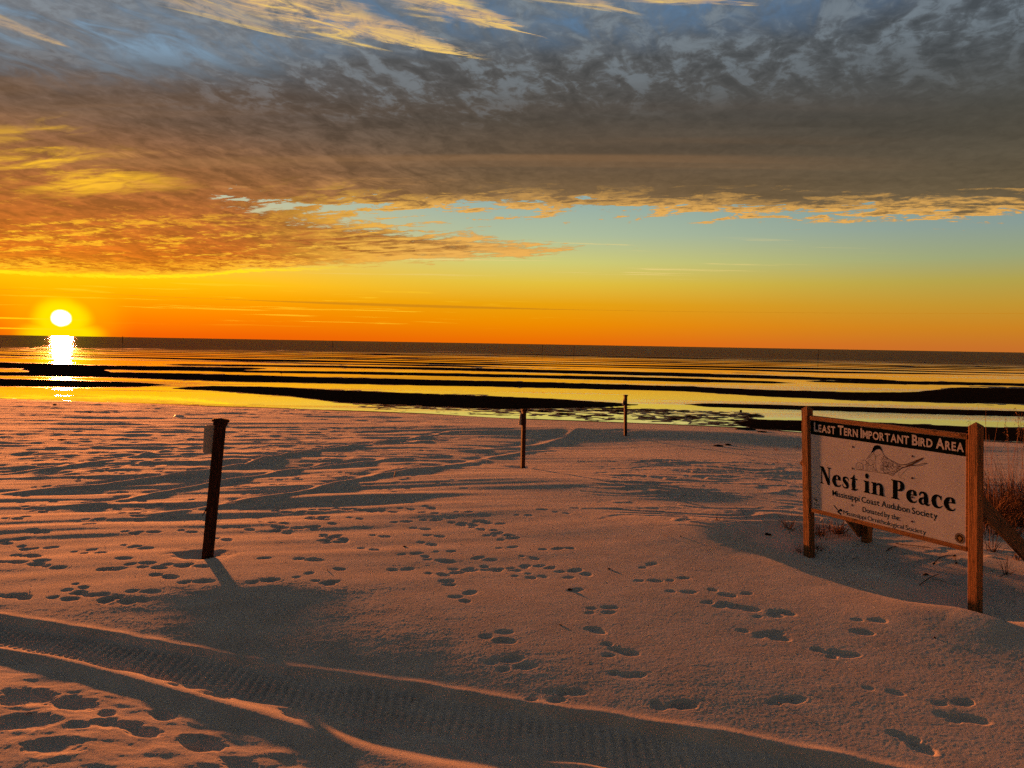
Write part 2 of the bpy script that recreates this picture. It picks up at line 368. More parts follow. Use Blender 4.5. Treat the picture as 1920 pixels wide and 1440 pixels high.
def terrain(X, Y, fine=True, az2=None, r2=None):
    """height of sand and tidal flats"""
    base, R, RS = profile(X, Y)
    AZ = np.arctan2(X, Y)
    inl = RS - R                                   # metres inland of the water's edge
    z = base + 0.0
    sand = sst(-0.4, 1.2, inl)
    # -- gentle swells
    xs, ys = rotc(X, Y, -18)
    z = z + sand * sst(0, 14, inl) * (.030 * fbm(xs / 6.5, ys / 3.6, 2, 5) )
    # -- rises and hollows read off the photograph
    def bump(px, py, sx, sy, deg, h):
        nonlocal z
        c = place(px, py); a, b = rotc(X - c[0], Y - c[1], deg)
        z = z + h * np.exp(-(a / sx) ** 2 - (b / sy) ** 2)
    bump(450, 1085, 1.3, .7, -8, .030)
    bump(980, 905, 3.2, 1.0, -8, .07)
    bump(1240, 1010, 2.2, 1.1, -20, .03)
    bump(1230, 818, 9.0, 1.6, -4, .20)
    bump(1090, 838, 2.0, 3.0, -4, -.08)
    bump(1390, 1010, 1.1, .8, -35, .07)
    bump(1880, 1170, .8, .55, 0, .06)
    # -- slope down to the track, tyre trench, berm
    off, S = poly_dist(X, Y, T_far)
    xa = proj(X, Y, np.zeros_like(X))[0] if True else 0
    front = Y > .5
    Lx = np.interp(xa, [-200, 0, 150, 300, 450, 650, 850, 1050, 1300, 1900], [.4, .4, .6, 1.5, 2.3, 2.4, 2.3, 2.0, 1.4, .9]) * (1 + .05 * perlin(X / .9, Y / .9, 9))
    Hx = np.interp(xa, [-200, 0, 150, 300, 450, 650, 850, 1050, 1300, 1900], [.006, .006, .010, .036, .082, .092, .080, .062, .034, .020])
    z = z - np.where(front, Hx * np.clip(1 - np.maximum(off, 0) / Lx, 0, 1) ** 2, 0)
    wob = .02 * perlin(S / .35, S * 0 + 2.2, 31)
    tw = .46
    o2 = off + wob
    trench = sst(.035, -.06, o2) * sst(-tw - .06, -tw + .03, o2)
    z = z - (.028 + np.interp(xa, [700, 1100], [0, .014])) * trench
    crest = .009 * np.exp(-((o2 - .04) / .045) ** 2) * (1 + .5 * perlin(S / .22, S * 0, 41))
    z = z + np.where(front, crest, 0)
    lugs = (np.sin(2 * np.pi * (S + .30 * off) / .062 + .8 * perlin(S / .5, off / .2, 43)) * .5 + .28 * np.sin(2 * np.pi * (S * .5 - .9 * off) / .062))
    z = z + np.interp(xa, [500, 1100], [.016, .012]) * lugs * trench * sst(-.02, -.1, o2) * sst(-tw, -tw + .08, o2) * (1 + .6 * fbm(S / .6, off / .2, 2, 44))
    ob, Sb = poly_dist(X, Y, T_berm)
    ob = ob + .007 * perlin(Sb / .4, Sb * 0 + 5, 51)
    fade = np.interp(xa, [0, 600, 660, 900, 1000], [1, 1, .55, .35, 0])
    bz = .020 * np.exp(-(np.where(ob > 0, ob / .11, ob / .07)) ** 2)
    z = z + .023 * sst(.20, -.01, ob) * np.interp(xa, [0, 560, 720], [1, 1, 0]) * front * sst(-4, -1, -np.abs(ob))
    z = z + bz * fade * front
    z = z - np.interp(xa, [540, 700], [0, .055]) * np.exp(-((ob - .22) / .18) ** 2) * front
    # lit ground rising toward the near left corner
    z = z - sst(-.05, -.16, ob) * front * .003
    z = z + np.interp(xa, [0, 450, 760], [.065, .06, 0]) * sst(-.02, -1.0, ob) * front
    z = z + .007 * fbm(X / .34, Y / .20, 3, 55) * sst(-.08, -.3, ob) * front * sst(1000, 500, xa)
    # -- hollow around the sign
    o3, S3 = poly_dist(X, Y, RIM)
    k3 = np.interp(S3, [0, 1.3, 2.2, 4.4, 5.6], [0, .1, 1, 1, .3])
    z = z - .10 * k3 * sst(-.02, .30, o3) * (1 - sst(1.2, 2.6, o3)) + .03 * k3 * np.exp(-(o3 / .30) ** 2)
    side_ = sst(-.34, .0, o3)
    z = z - side_ * (.185 * np.exp(-((X - 3.39) / .75) ** 2 - ((Y - 8.56) / .75) ** 2) + .178 * np.exp(-((X - 4.245) / .5) ** 2 - ((Y - 6.896) / .5) ** 2))
    # -- old vehicle tracks curving over the beach
    for P, h, w in OLD:
        mk = (X > min(p[0] for p in P) - 1.5) & (X < max(p[0] for p in P) + 1.5) & (Y > min(p[1] for p in P) - 2) & (Y < max(p[1] for p in P) + 2)
        if not mk.any(): continue
        o, s = poly_dist(X[mk], Y[mk], P)
        tot = sum(np.hypot(*(np.array(P[i + 1]) - np.array(P[i]))[:2]) for i in range(len(P) - 1))
        wv = o + w * .35 * perlin(s / 1.3, s * 0 + h * 100, 61)
        en = sst(0, 1.2, s) * sst(tot, tot - 1.2, s) * (.75 + .5 * perlin(s / 2.2, s * 0 + 3, 63))
        q = (np.exp(-((wv) / (w * .6)) ** 2) - .6 * np.exp(-((wv - w * 1.5) / (w * .85)) ** 2)) * h * en * .72
        t = np.zeros_like(z); t[mk] = q; z = z + t
    # -- wind ripples and track streaks, long in the direction of the shore
    left = np.interp(xa, [0, 700, 1000, 1300], [1, 1, .45, .2])
    dist_fade = sst(5.5, 12, R) * sst(0, 3, inl)
    xr, yr = rotc(X, Y, 14 - 12 * 0)
    z = z + sand * left * dist_fade * (.024 * fbm(xr / 4.5, yr / .55, 2, 71))
    xr, yr = rotc(X, Y, -12)
    z = z + sand * sst(12, 5, inl) * left * (.015 * fbm(xr / 7, yr / .38, 2, 75))
    # -- lumpy trampled patch
    tr = np.interp(xa, [-200, 100, 600, 950], [1, 1, .9, 0]) * sst(13, 15.5, R) * sst(27, 21, R)
    z = z + tr * .015 * fbm(X / .55, Y / .5, 2, 81)
    # -- wind-cut crusts right of the middle posts
    cr = np.interp(xa, [1060, 1230, 1500, 1800, 2300], [0, 1, 1, 1, 1]) * sst(9.0, 10.6, R) * sst(19.5, 15.5, R)
    if fine:
        xc, yc = rotc(X, Y, -6)
        v = yc / .46 + 1.5 * fbm(xc / 2.2, yc / 1.2, 3, 91) + .12 * fbm(xc / .16, yc / .16, 2, 95)
        fr = v - np.floor(v)
        z = z + cr * .042 * (sst(0, .14, fr) - fr) * np.clip(.55 + .9 * perlin(xc / 1.6, yc / .9, 97), 0, 1.2)
        dirt = np.interp(xa, [600, 1000, 1900], [.3, .8, 1])
        z = z + sand * .0005 * fbm(X / .22, Y / .14, 2, 101) + sand * .00035 * fbm(X / .05, Y / .04, 1, 103) + sand * sst(11, 6, R) * .0005 * perlin(X / .018, Y / .018, 105)
    # -- pits at the posts' feet
    for px, py, rr_ in ((388, 1046, .20), (980, 878, .22), (1172, 818, .2)):
        c = place(px, py); d = np.hypot((X - c[0]) / 1.3 + .05, Y - c[1])
        d = d * (1 + .25 * perlin(X / .12, Y / .12, 205)); z = z - .045 * np.exp(-(d / (rr_ * .8)) ** 2)
    # ---------------- tidal flats
    px, py = proj(X, Y, np.full_like(X, W))
    ok = (Y > 1)
    px = np.where(ok, px, 0); py = np.where(ok, py, 2000)
    Xw = X + 0; Yn = Y + .10 * X
    e1 = fbm(X / 5.0, Y / 2.6, 3, 111); e2 = fbm(X / .9, Y / .55, 2, 115)
    BARS = [([-700, 0, 150, 240, 334], [688, 709.5, 713, 716, 721], [712, 725, 727, 727, 722]),
            ([305, 400, 533, 640, 800, 960, 1060, 1215], [728, 723, 726, 731.5, 738, 744, 749, 759], [729, 733, 743, 755, 762, 768, 766, 760]),
            ([-700, 0, 200, 400, 640, 960, 1280, 1440, 1600, 1710, 1800, 1920, 2700], [676, 697, 697, 701, 708, 715, 724, 731, 736, 735, 726, 727, 745], [690, 705, 708, 715, 720, 726, 734, 744, 751, 754, 756, 758, 778]),
            ([30, 90, 200, 230], [684, 688, 692, 697], [700, 703, 704, 702]),
            ([-700, 0, 200, 400, 520], [660, 679, 685, 688, 690], [676, 691, 694, 696, 692]),
            ([380, 640, 960, 1280, 1500], [694, 696, 702, 709, 717], [697, 701.5, 708, 716, 720]),
            ([300, 640, 900, 1280, 1500, 1700], [682, 685.5, 690, 699, 706, 713], [685, 690, 696, 706, 712, 716]),
            ([1280, 1440, 1600, 1760, 1920, 2700], [755, 759, 763, 767, 771, 790], [761, 767, 772, 777, 781, 802]),
            ([1370, 1500, 1700, 1920, 2700], [786, 788, 795, 803, 832], [800, 809, 817, 829, 864]),
            ([1500, 1640, 1800, 1920, 2700], [713, 714, 716, 719, 735], [716, 720, 722, 724, 741])]
    fz = np.full_like(z, -.075)
    for xs_, a, b in BARS:
        xs_ = np.array(xs_, float)
        t = np.interp(px, xs_, a); u = np.interp(px, xs_, b)
        hw = np.maximum((u - t) / 2, .5); v = 1 - np.abs(py - (t + u) / 2) / hw
        endf = np.minimum(sst(xs_[0] - 1, xs_[0] + 50, px) if xs_[0] > -600 else 1.0, sst(xs_[-1] + 1, xs_[-1] - 60, px) if xs_[-1] < 2600 else 1.0)
        v = v - (1 - endf) * 1.0
        hh = np.where(v > 0, .032 * np.sqrt(np.clip(v, 0, 1)), v * .03)
        fz = np.maximum(fz, np.clip(hh + .006 * e1 + .004 * e2, -.075, .04))
    yh = 645 + (px - 960) * .01719
    dy = py - yh
    far = sst(50, 38, dy)
    ph = (Yn + 5.0 * fbm(X / 45, Y / 30, 2, 121)) / 13.5
    n2 = fbm(X / 60, Y / 26, 3, 125)
    hf = .038 * np.sin(2 * np.pi * ph) + .034 * n2 + .004 * e1 + .004 - .05 * sst(190, 260, R)
    mid = sst(50, 38, dy)
    # the procedural bars, cleared where the big dark patches of the photograph lie
    hf = hf + .045 * np.exp(-((px - 470) / 150) ** 2 - ((py - 681) / 6) ** 2) + .04 * np.exp(-((px - 880) / 130) ** 2 - ((py - 683) / 4) ** 2) - .03 * np.exp(-((px - 1000) / 120) ** 2 - ((py - 676) / 5) ** 2)
    fz = np.where(mid > 0, fz * (1 - mid) + np.clip(hf, -.09, .04) * mid, fz)
    # lace of water and sand at the water's edge
    lace = np.interp(px, [520, 680, 1250, 1420, 1500], [0, 1, 1, 1, 0]) * sst(-.5, .6, -inl) * (1 - sst(9.0, 13.0, -inl + .006 * (px - 900).clip(-300, 400)))
    lz = .003 + .011 * fbm(X / .9, Y / .55, 3, 131, .65) + .006 * fbm(X / 3.5, Y / 2, 2, 135)
    lz = lz - .012 * sst(3.0, 0.0, -inl) * sst(1480, 900, px)
    fz = np.where(lace > .01, np.maximum(fz, lz * lace + -.05 * (1 - lace)), fz)
    # a rim of specks just off the sand on the left
    rim = sst(1.8, .3, -inl) * (1 - sst(560, 640, px))
    fz = np.maximum(fz, -.022 + .030 * rim * np.clip(fbm(X / .8, Y / .35, 2, 141) * 1.5, 0, 1))
    outside = (np.abs(AZ) > math.radians(47.5))
    fz = np.where(outside, -.06, fz)
    wet = sst(.35, -.35, inl + .35 * e1)
    lip = .035 + .02 * e1.clip(-.5, .5)
    sandz = np.maximum(z + .03 * sst(-.3, .6, inl), W + .012 + .04 * sst(-.4, .5, inl))
    z = sandz * (1 - wet) + (W + fz) * wet
    return z

def stamp_prints(Z, azv, rv, X, Y):
    """presses every footprint into the polar grid"""
    rr = np.random.default_rng(5)
    def window(c, rad):
        a0, rc = math.atan2(c[0], c[1]), math.hypot(c[0], c[1])
        i0, i1 = np.searchsorted(azv, [a0 - rad / rc, a0 + rad / rc]); j0, j1 = np.searchsorted(rv, [rc - rad, rc + rad])
        return slice(j0, j1), slice(i0, i1)
    def blob(c, L, Wd, ang, D, rim=.13, hard=2.0):
        sj, si = window(c, max(L, Wd) * 2.4)
        if sj.start >= sj.stop or si.start >= si.stop: return
        a, b = rotc(X[sj, si] - c[0], Y[sj, si] - c[1], ang)
        q = (np.abs(a / L) ** hard + np.abs(b / Wd) ** hard) ** (1 / hard)
        q = q * (1 + .16 * perlin(X[sj, si] / .07, Y[sj, si] / .07, 301) + .10 * perlin(X[sj, si] / .025, Y[sj, si] / .025, 302))
        Z[sj, si] += -D * np.exp(-q ** 2.2 * .9) + rim * D * np.exp(-((q - 1.35) / .32) ** 2)
    for x, y, k in prints:
        c = place(x, y)
        if c[1] < 2: continue
        ang = rr.normal(0, 28) - 8
        D = (.014 + .020 * rr.random()) * k * (.8 if x > 700 else 1.15)
        dvec = np.array([math.cos(math.radians(ang)), math.sin(math.radians(ang))]) * .075
        L = .042 + .026 * rr.random()
        blob(c[:2] + dvec, L * 1.1, L * .74, ang + rr.normal(0, 12), D)
        if rr.random() < .75: blob(c[:2] - dvec * 1.1, L * .68, L * .58, ang + rr.normal(0, 12), D * (.6 + .5 * rr.random()))
    for x, y, hw, D in BIGP:
        c = place(x, y); rc = math.hypot(*c[:2]); L = hw / F * rc * (.72 if x < 780 else .50)
        ang = rr.normal(0, 14) - 10
        blob(c[:2], L, L * .62, ang, D * .62, .14)
        if rr.random() < .6:
            blob(c[:2] + np.array([rr.uniform(-1, 1) * L, -L * .55]), L * .6, L * .38, ang, D * .5, .12)
    return Z

def build_ground():
    # fine sector in front of the camera
    rs = [3.2]
    while rs[-1] < 265:
        r_ = rs[-1]; H = 2.2 if r_ < 8 else min(3.4, 2.2 + 1.2 * (r_ - 8) / 27)
        rs.append(r_ + (.92 / 1443) * (r_ * r_ + H * H) / H)
    rv = np.array(rs); azv = np.radians(np.linspace(-46, 44, 1270))
    A, Rr = np.meshgrid(azv, rv); X = Rr * np.sin(A); Y = Rr * np.cos(A)
    Z = terrain(X, Y)
    Z = stamp_prints(Z, azv, rv, X, Y)
    ny, nx = Z.shape
    co = np.stack([X, Y, Z], -1).reshape(-1, 3)
    idx = np.arange(ny * nx).reshape(ny, nx)
    q = np.stack([idx[:-1, :-1], idx[:-1, 1:], idx[1:, 1:], idx[1:, :-1]], -1).reshape(-1, 4)
    # coarse remainder of the circle
    az3 = np.radians(np.linspace(43.9, 360 - 45.9, 150)); r3 = np.concatenate([np.linspace(0.3, 12, 60), np.geomspace(12.5, 265, 70)])
    A3, R3 = np.meshgrid(az3, r3); X3 = R3 * np.sin(A3); Y3 = R3 * np.cos(A3)
    AZw = np.where(A3 > math.pi, A3 - 2 * math.pi, A3)
    Z3 = terrain(X3, Y3, False) - .012
    az4 = np.radians(np.linspace(-46, 44, 120)); r4 = np.linspace(.3, 3.25, 26)
    A4, R4 = np.meshgrid(az4, r4); X4 = R4 * np.sin(A4); Y4 = R4 * np.cos(A4); Z4 = terrain(X4, Y4, False) - .006
    vs_, fs_, n0 = [co], [q], ny * nx
    for (x_, y_, z_) in ((X3, Y3, Z3), (X4, Y4, Z4)):
        a, b = x_.shape; ii = np.arange(a * b).reshape(a, b) + n0
        vs_.append(np.stack([x_, y_, z_], -1).reshape(-1, 3))
        fs_.append(np.stack([ii[:-1, :-1], ii[:-1, 1:], ii[1:, 1:], ii[1:, :-1]], -1).reshape(-1, 4)); n0 += a * b
    co = np.concatenate(vs_).astype(np.float32); fq = np.concatenate(fs_).astype(np.int32)
    me = bpy.data.meshes.new('beach_sand'); me.vertices.add(len(co)); me.vertices.foreach_set('co', co.ravel())
    me.loops.add(fq.size); me.loops.foreach_set('vertex_index', fq.ravel())
    me.polygons.add(len(fq)); me.polygons.foreach_set('loop_start', np.arange(0, fq.size, 4, dtype=np.int32))
    me.polygons.foreach_set('use_smooth', np.ones(len(fq), bool))
    me.update(); me.validate()
    o = bpy.data.objects.new('beach_sand', me); COL.objects.link(o); o['kind'] = 'structure'
    o['label'] = 'pale rippled beach sand running out into dark tidal flats'
    return o, azv, rv, Z

ground, G_AZ, G_R, G_Z = build_ground()
def gz(x, y):
    """ground height below a point"""
    r = math.hypot(x, y); a = math.atan2(x, y)
    i = int(np.clip(np.searchsorted(G_AZ, a), 1, len(G_AZ) - 1)); j = int(np.clip(np.searchsorted(G_R, r), 1, len(G_R) - 1))
    return float(G_Z[j, i])
def seat(x, y):
    """point on the built ground seen at photo pixel x, y"""
    p = place(x, y)
    for _ in range(12): p = on_plane(x, y, .5 * (gz(p[0], p[1]) + p[2]))
    return p

# ------------------------------------------------------------------ materials
def new_mat(name):
    mt = bpy.data.materials.new(name); mt.use_nodes = True; t = mt.node_tree; t.nodes.clear(); gg = G(t)
    b = t.nodes.new('ShaderNodeBsdfPrincipled'); o = t.nodes.new('ShaderNodeOutputMaterial'); t.links.new(b.outputs[0], o.inputs[0])
    tc_ = t.nodes.new('ShaderNodeTexCoord'); ge = t.nodes.new('ShaderNodeNewGeometry')
    return mt, gg, b, E(gg, tc_.outputs['Object']), E(gg, ge.outputs['Position'])
def bump(gg, b, h, dist, strength=1.0, nrm=None):
    n = gg.n.new('ShaderNodeBump'); n.inputs['Strength'].default_value = strength; n.inputs['Distance'].default_value = dist
    gg.put(n.inputs['Height'], h); gg.l.new(n.outputs[0], b.inputs['Normal'])
    return n

mt, gg, b, ob_, pos = new_mat('sand')
px_, py_, pz_ = gg.sep(pos)
n1 = gg.noise(pos, 3.0, 4, .6); n2_ = gg.noise(pos, 60, 4, .7); n3 = gg.noise(pos, 260, 2, .6)
dry = gg.mix(gg.ss(.3, .7, n1), (.43, .38, .34), (.51, .455, .405))
dry = gg.mix(gg.ss(.56, .72, n3) * .35, dry, (.30, .27, .24))
dark = gg.mix(n1, (.009, .006, .0045), (.020, .014, .010))
wetf = gg.ss(W + .085, W + .045, pz_ + (n1 - .5) * .02)
gg.put(b.inputs['Base Color'], gg.mix(wetf, dry, dark))
film = gg.ss(W + .008, W + .001, pz_ + (n2_ - .5) * .008) * wetf
gg.put(b.inputs['Roughness'], gg.ss(0, 1, wetf, 1.0, .8) - film * .40); gg.put(b.inputs['Specular IOR Level'], gg.ss(0, 1, wetf, .10, .0) + film * .22)
gg.put(b.inputs['Diffuse Roughness'], .6)
bump(gg, b, n3 * .8 + n2_, .0036, 1.0)
ground.data.materials.append(mt)

# ------------------------------------------------------------------ sea
def disc(R0, rings, seg=96):
    bm = bmesh.new(); prev = None
    c = bm.verts.new((0, 0, W))
    for R_ in rings:
        cur = [bm.verts.new((R_ * math.sin(2 * math.pi * k / seg), R_ * math.cos(2 * math.pi * k / seg), W)) for k in range(seg)]
        for k in range(seg):
            if prev: bm.faces.new((prev[k], cur[k], cur[(k + 1) % seg], prev[(k + 1) % seg]))
            else: bm.faces.new((c, cur[k], cur[(k + 1) % seg]))
        prev = cur
    me = bpy.data.meshes.new('sea'); bm.normal_update(); bm.to_mesh(me); bm.free()
    return me
me = disc(0, [30, 80, 200, 600, 2000, 8000, 40000])
if me.polygons[0].normal.z < 0: me.flip_normals()
sea = bpy.data.objects.new('sea', me); COL.objects.link(sea); sea['kind'] = 'structure'
sea['label'] = 'calm sea and mirror-still tidal pools reflecting the sunrise'
mt, gg, b, ob_, pos = new_mat('sea_water')
x_, y_, z_ = gg.sep(pos)
dist = gg.vmath('LENGTH', pos, out=1)
farf = gg.ss(150, 250, dist + (gg.noise(gg.comb(x_ * .01, y_ * .03, 0), 1.0, 3) - .5) * 60)
pool = gg.ss(.50, .60, gg.noise(gg.comb(x_ * .025, y_ * .16, 8), 1.0, 3, .6)) * gg.ss(30, 45, dist)
wv = gg.noise(gg.comb(x_ * 1.0, y_ * 2.2, 0), 5.0, 3, .6)
wv2 = gg.noise(gg.comb(x_ * .5, y_ * 1.2, 5), 1.0, 3, .6)
gg.put(b.inputs['Base Color'], gg.mix(farf, (.92, .95, 1.0), (.012, .014, .014)))
gg.put(b.inputs['Metallic'], (1.0 - farf) * .85)
dif = gg.n.new('ShaderNodeBsdfDiffuse'); dif.inputs[0].default_value = (.052, .057, .064, 1)
mx = gg.n.new('ShaderNodeMixShader'); gg.put(mx.inputs[0], farf * .88); gg.l.new(b.outputs[0], mx.inputs[1]); gg.l.new(dif.outputs[0], mx.inputs[2])
gg.l.new(mx.outputs[0], [n for n in gg.n if n.type == 'OUTPUT_MATERIAL'][0].inputs[0])
b.inputs['IOR'].default_value = 1.33
gg.put(b.inputs['Roughness'], farf * .05 + pool * .05 + .004)
h = wv * (pool * 1.0 + .006) * (1.0 - farf) + wv2 * farf * 18.0
bump(gg, b, h, .012, 1.0)
sea.data.materials.append(mt)

# ------------------------------------------------------------------ object helpers
def empty(name, loc, label, cat, group=None):
    o = bpy.data.objects.new(name, None); COL.objects.link(o); o.location = loc; o.empty_display_size = .1
    o['label'] = label; o['category'] = cat
    if group: o['group'] = group
    return o
def tag(o, label, cat, group=None):
    o['label'] = label; o['category'] = cat
    if group: o['group'] = group
    return o
def mesh_obj(name, verts, faces, mat, parent=None, smooth=False, origin=None):
    """mesh given in world coordinates; stored relative to its parent or origin"""
    org = Vector(parent['_o']) if parent is not None and '_o' in parent else (Vector(parent.location) if parent is not None and parent.parent is None else None)
    if parent is not None:
        root = parent
        off = Vector((0, 0, 0)); p = parent
        while p is not None: off += Vector(p.location); p = p.parent
        org = off
    else: org = Vector(origin) if origin is not None else Vector((0, 0, 0))
    me = bpy.data.meshes.new(name)
    me.from_pydata([tuple(Vector(v) - org) for v in verts], [], faces)
    if smooth: me.polygons.foreach_set('use_smooth', [True] * len(me.polygons))
    me.materials.append(mat); me.update()
    o = bpy.data.objects.new(name, me); COL.objects.link(o)
    if parent is not None: o.parent = parent
    else: o.location = org
    return o
class MB:
    def __init__(s): s.v = []; s.f = []
    def add(s, vs, fs):
        n = len(s.v); s.v += [tuple(v) for v in vs]; s.f += [tuple(i + n for i in f) for f in fs]
    def bar(s, p, q, A, N, wa, wn, bev=.004, cap=0.0, rot=0):
        """square timber from p to q; A, N = cross axes; bevelled edges; optional pyramid cap"""
        p, q, A, N = (Vector(t) for t in (p, q, A, N)); b = bev
        ring = [(-wa + b, -wn), (wa - b, -wn), (wa, -wn + b), (wa, wn - b), (wa - b, wn), (-wa + b, wn), (-wa, wn - b), (-wa, -wn + b)]
        vs = [p + A * x + N * y for x, y in ring] + [q + A * x + N * y for x, y in ring]
        fs = [(i, (i + 1) % 8, 8 + (i + 1) % 8, 8 + i) for i in range(8)] + [tuple(range(7, -1, -1))]
        if cap > 0:
            d = (q - p).normalized(); vs.append(q + d * cap); fs += [(8 + i, 8 + (i + 1) % 8, 16) for i in range(8)]
        else: fs.append(tuple(range(8, 16)))
        s.add(vs, fs)
    def tube(s, pts, rad, seg=5):
        pts = [Vector(p) for p in pts]; n0 = len(s.v); k = len(pts)
        for i, p in enumerate(pts):
            t = (pts[min(i + 1, k - 1)] - pts[max(i - 1, 0)]).normalized()
            a = t.cross(Vector((.3, .2, 1))); a = a.normalized() if a.length > 1e-4 else Vector((1, 0, 0)); b = t.cross(a)
            r_ = rad[i] if isinstance(rad, (list, tuple)) else rad
            for j in range(seg):
                w = 2 * math.pi * j / seg; s.v.append(tuple(p + a * math.cos(w) * r_ + b * math.sin(w) * r_))
        for i in range(k - 1):
            for j in range(seg):
                s.f.append((n0 + i * seg + j, n0 + i * seg + (j + 1) % seg, n0 + (i + 1) * seg + (j + 1) % seg, n0 + (i + 1) * seg + j))
        s.f.append(tuple(n0 + j for j in range(seg - 1, -1, -1))); s.f.append(tuple(n0 + (k - 1) * seg + j for j in range(seg)))
    def blade(s, p, d, L, w, bend, n=5, droop=.0):
        """grass blade: narrow folded strip starting at p along d, bending toward bend"""
        p = Vector(p); d = Vector(d).normalized(); bend = Vector(bend); side = d.cross(Vector((random.uniform(-1, 1), random.uniform(-1, 1), .2))).normalized()
        n0 = len(s.v)
        for i in range(n + 1):
            t = i / n; ww = w * (1 - t) ** .7 + w * .12
            c = p + d * L * t + bend * (L * t * t) - Vector((0, 0, droop * L * t * t * t))
            s.v += [tuple(c - side * ww), tuple(c + side * ww)]
        for i in range(n): s.f.append((n0 + 2 * i, n0 + 2 * i + 1, n0 + 2 * i + 3, n0 + 2 * i + 2))
    def rock(s, c, r_, sq=(1, 1, .6), seed=0):
        rr = random.Random(seed); bm = bmesh.new(); bmesh.ops.create_icosphere(bm, subdivisions=1, radius=1)
        vs = []
        for v in bm.verts:
            k = 1 + rr.uniform(-.28, .28); vs.append((c[0] + v.co.x * r_ * sq[0] * k, c[1] + v.co.y * r_ * sq[1] * k, c[2] + v.co.z * r_ * sq[2] * k))
        s.add(vs, [tuple(v.index for v in f.verts) for f in bm.faces]); bm.free()
    def build(s, name, mat, parent=None, smooth=False, origin=None): return mesh_obj(name, s.v, s.f, mat, parent, smooth, origin)

def simple(name, col, rough=.8, spec=.2, var=.25, scale=30, bd=0.0, metal=0):
    mt, gg, b, oc, pos = new_mat(name)
    n = gg.noise(pos, scale, 4, .6)
    gg.put(b.inputs['Base Color'], gg.mix(n, tuple(c * (1 - var) for c in col), tuple(min(1, c * (1 + var)) for c in col)))
    b.inputs['Roughness'].default_value = rough; b.inputs['Specular IOR Level'].default_value = spec; b.inputs['Metallic'].default_value = metal
    if bd: bump(gg, b, n, bd)
    return mt
def wood(name, c1, c2, axis, scale=1.0, rough=.85):
    """sawn timber with grain running along a world axis vector"""
    mt, gg, b, oc, pos = new_mat(name)
    ax = Vector(axis).normalized(); t1 = ax.orthogonal().normalized(); t2 = ax.cross(t1)
    def dot(v): return gg.vmath('DOT_PRODUCT', pos, tuple(v), out=1)
    q = gg.comb(dot(t1) * 16.0, dot(t2) * 16.0, dot(ax) * .9)
    warp = gg.noise(q, 1.2, 3, .5, 1.5)
    grain = gg.noise(gg.comb(dot(t1) * 150.0 + warp * 8, dot(t2) * 150.0, dot(ax) * 5.0), 1.0, 4, .65, .4)
    crack = gg.ss(.60, .68, gg.noise(gg.comb(dot(t1) * 70.0, dot(t2) * 70.0, dot(ax) * 2.2 + 7), 1.0, 3, .6, .8))
    knot = gg.ss(.14, .05, gg.vor(gg.comb(dot(t1) * 5.0, dot(t2) * 5.0, dot(ax) * 3.0), 1.0))
    col = gg.mix(gg.ss(.35, .65, grain * .6 + warp * .4), c1, c2)
    col = gg.mix(gg.math('MAXIMUM', crack * .8, knot * .9), col, tuple(c * .25 for c in c1))
    gg.put(b.inputs['Base Color'], col)
    b.inputs['Roughness'].default_value = rough; b.inputs['Specular IOR Level'].default_value = .15
    bump(gg, b, grain - crack * 1.2 + warp * .6, .004, 1.0)
    return mt

# ------------------------------------------------------------------ the sign
TL = Vector((3.287, 8.429, 1.420)); PW, PH = 1.75, .987
_yaw, _lean, _rl = -1.100, .075, -.003
A = Vector((math.cos(_yaw), math.sin(_yaw), 0)) * math.cos(_rl) + Vector((0, 0, 1)) * math.sin(_rl)
_n = Vector((-math.sin(_yaw), math.cos(_yaw), 0)); DN = -Vector((0, 0, 1)) * math.cos(_lean) + _n * math.sin(_lean)
DN = (DN - A * A.dot(DN)).normalized(); NN = A.cross(DN).normalized()
if NN.x > 0: NN = -NN
def SP(u, v, n=0.0): return TL + A * u + DN * v + NN * n
# homography photo -> panel
_q = [(1521, 787.8), (1810.6, 822.8), (1812, 1025.5), (1521, 951.5)]; _w = [(0, 0), (PW, 0), (PW, PH), (0, PH)]
_M = []; _b = []
for (x, y), (u_, v_) in zip(_q, _w):
    _M.append([x, y, 1, 0, 0, 0, -u_ * x, -u_ * y]); _b.append(u_)
    _M.append([0, 0, 0, x, y, 1, -v_ * x, -v_ * y]); _b.append(v_)
_h = np.linalg.solve(np.array(_M, float), np.array(_b, float))
def UV(x, y):
    w = _h[6] * x + _h[7] * y + 1; return (_h[0] * x + _h[1] * y + _h[2]) / w, (_h[3] * x + _h[4] * y + _h[5]) / w
def Z2(x, y): return UV(1500 + x / 5.142, 760 + y / 5.142)
def Z5(x, y): return UV(1560 + x / 10.667, 800 + y / 10.667)

m_post = wood('sign_timber', (.09, .037, .014), (.28, .115, .042), -DN)
m_rail = wood('rail_timber', (.16, .064, .022), (.31, .135, .050), A)
m_brace = wood('brace_timber', (.08, .042, .024), (.14, .075, .040), (Vector((.9, .3, -.8))))
mt, gg, b, oc, pos = new_mat('sign_face')
n = gg.noise(pos, 3, 4, .6)
gg.put(b.inputs['Base Color'], gg.mix(gg.ss(.3, .7, n), (.37, .375, .42), (.42, .425, .47))); b.inputs['Roughness'].default_value = .9; b.inputs['Specular IOR Level'].default_value = .05
m_face = mt
m_blk = simple('black_vinyl', (.004, .006, .0055), 1.0, .0, .2)
m_wht = simple('white_vinyl', (.42, .40, .42), .9, .05, .08)
m_ink = simple('brown_ink', (.035, .012, .008), .7, .1, .2)
m_screw = simple('rusty_screw', (.035, .010, .006), .8, .1, .3)
m_gold = simple('seal_gold', (.22, .11, .03), .5, .4, .3)
m_seal = simple('seal_dark', (.010, .012, .009), 1.0, .0, .3)

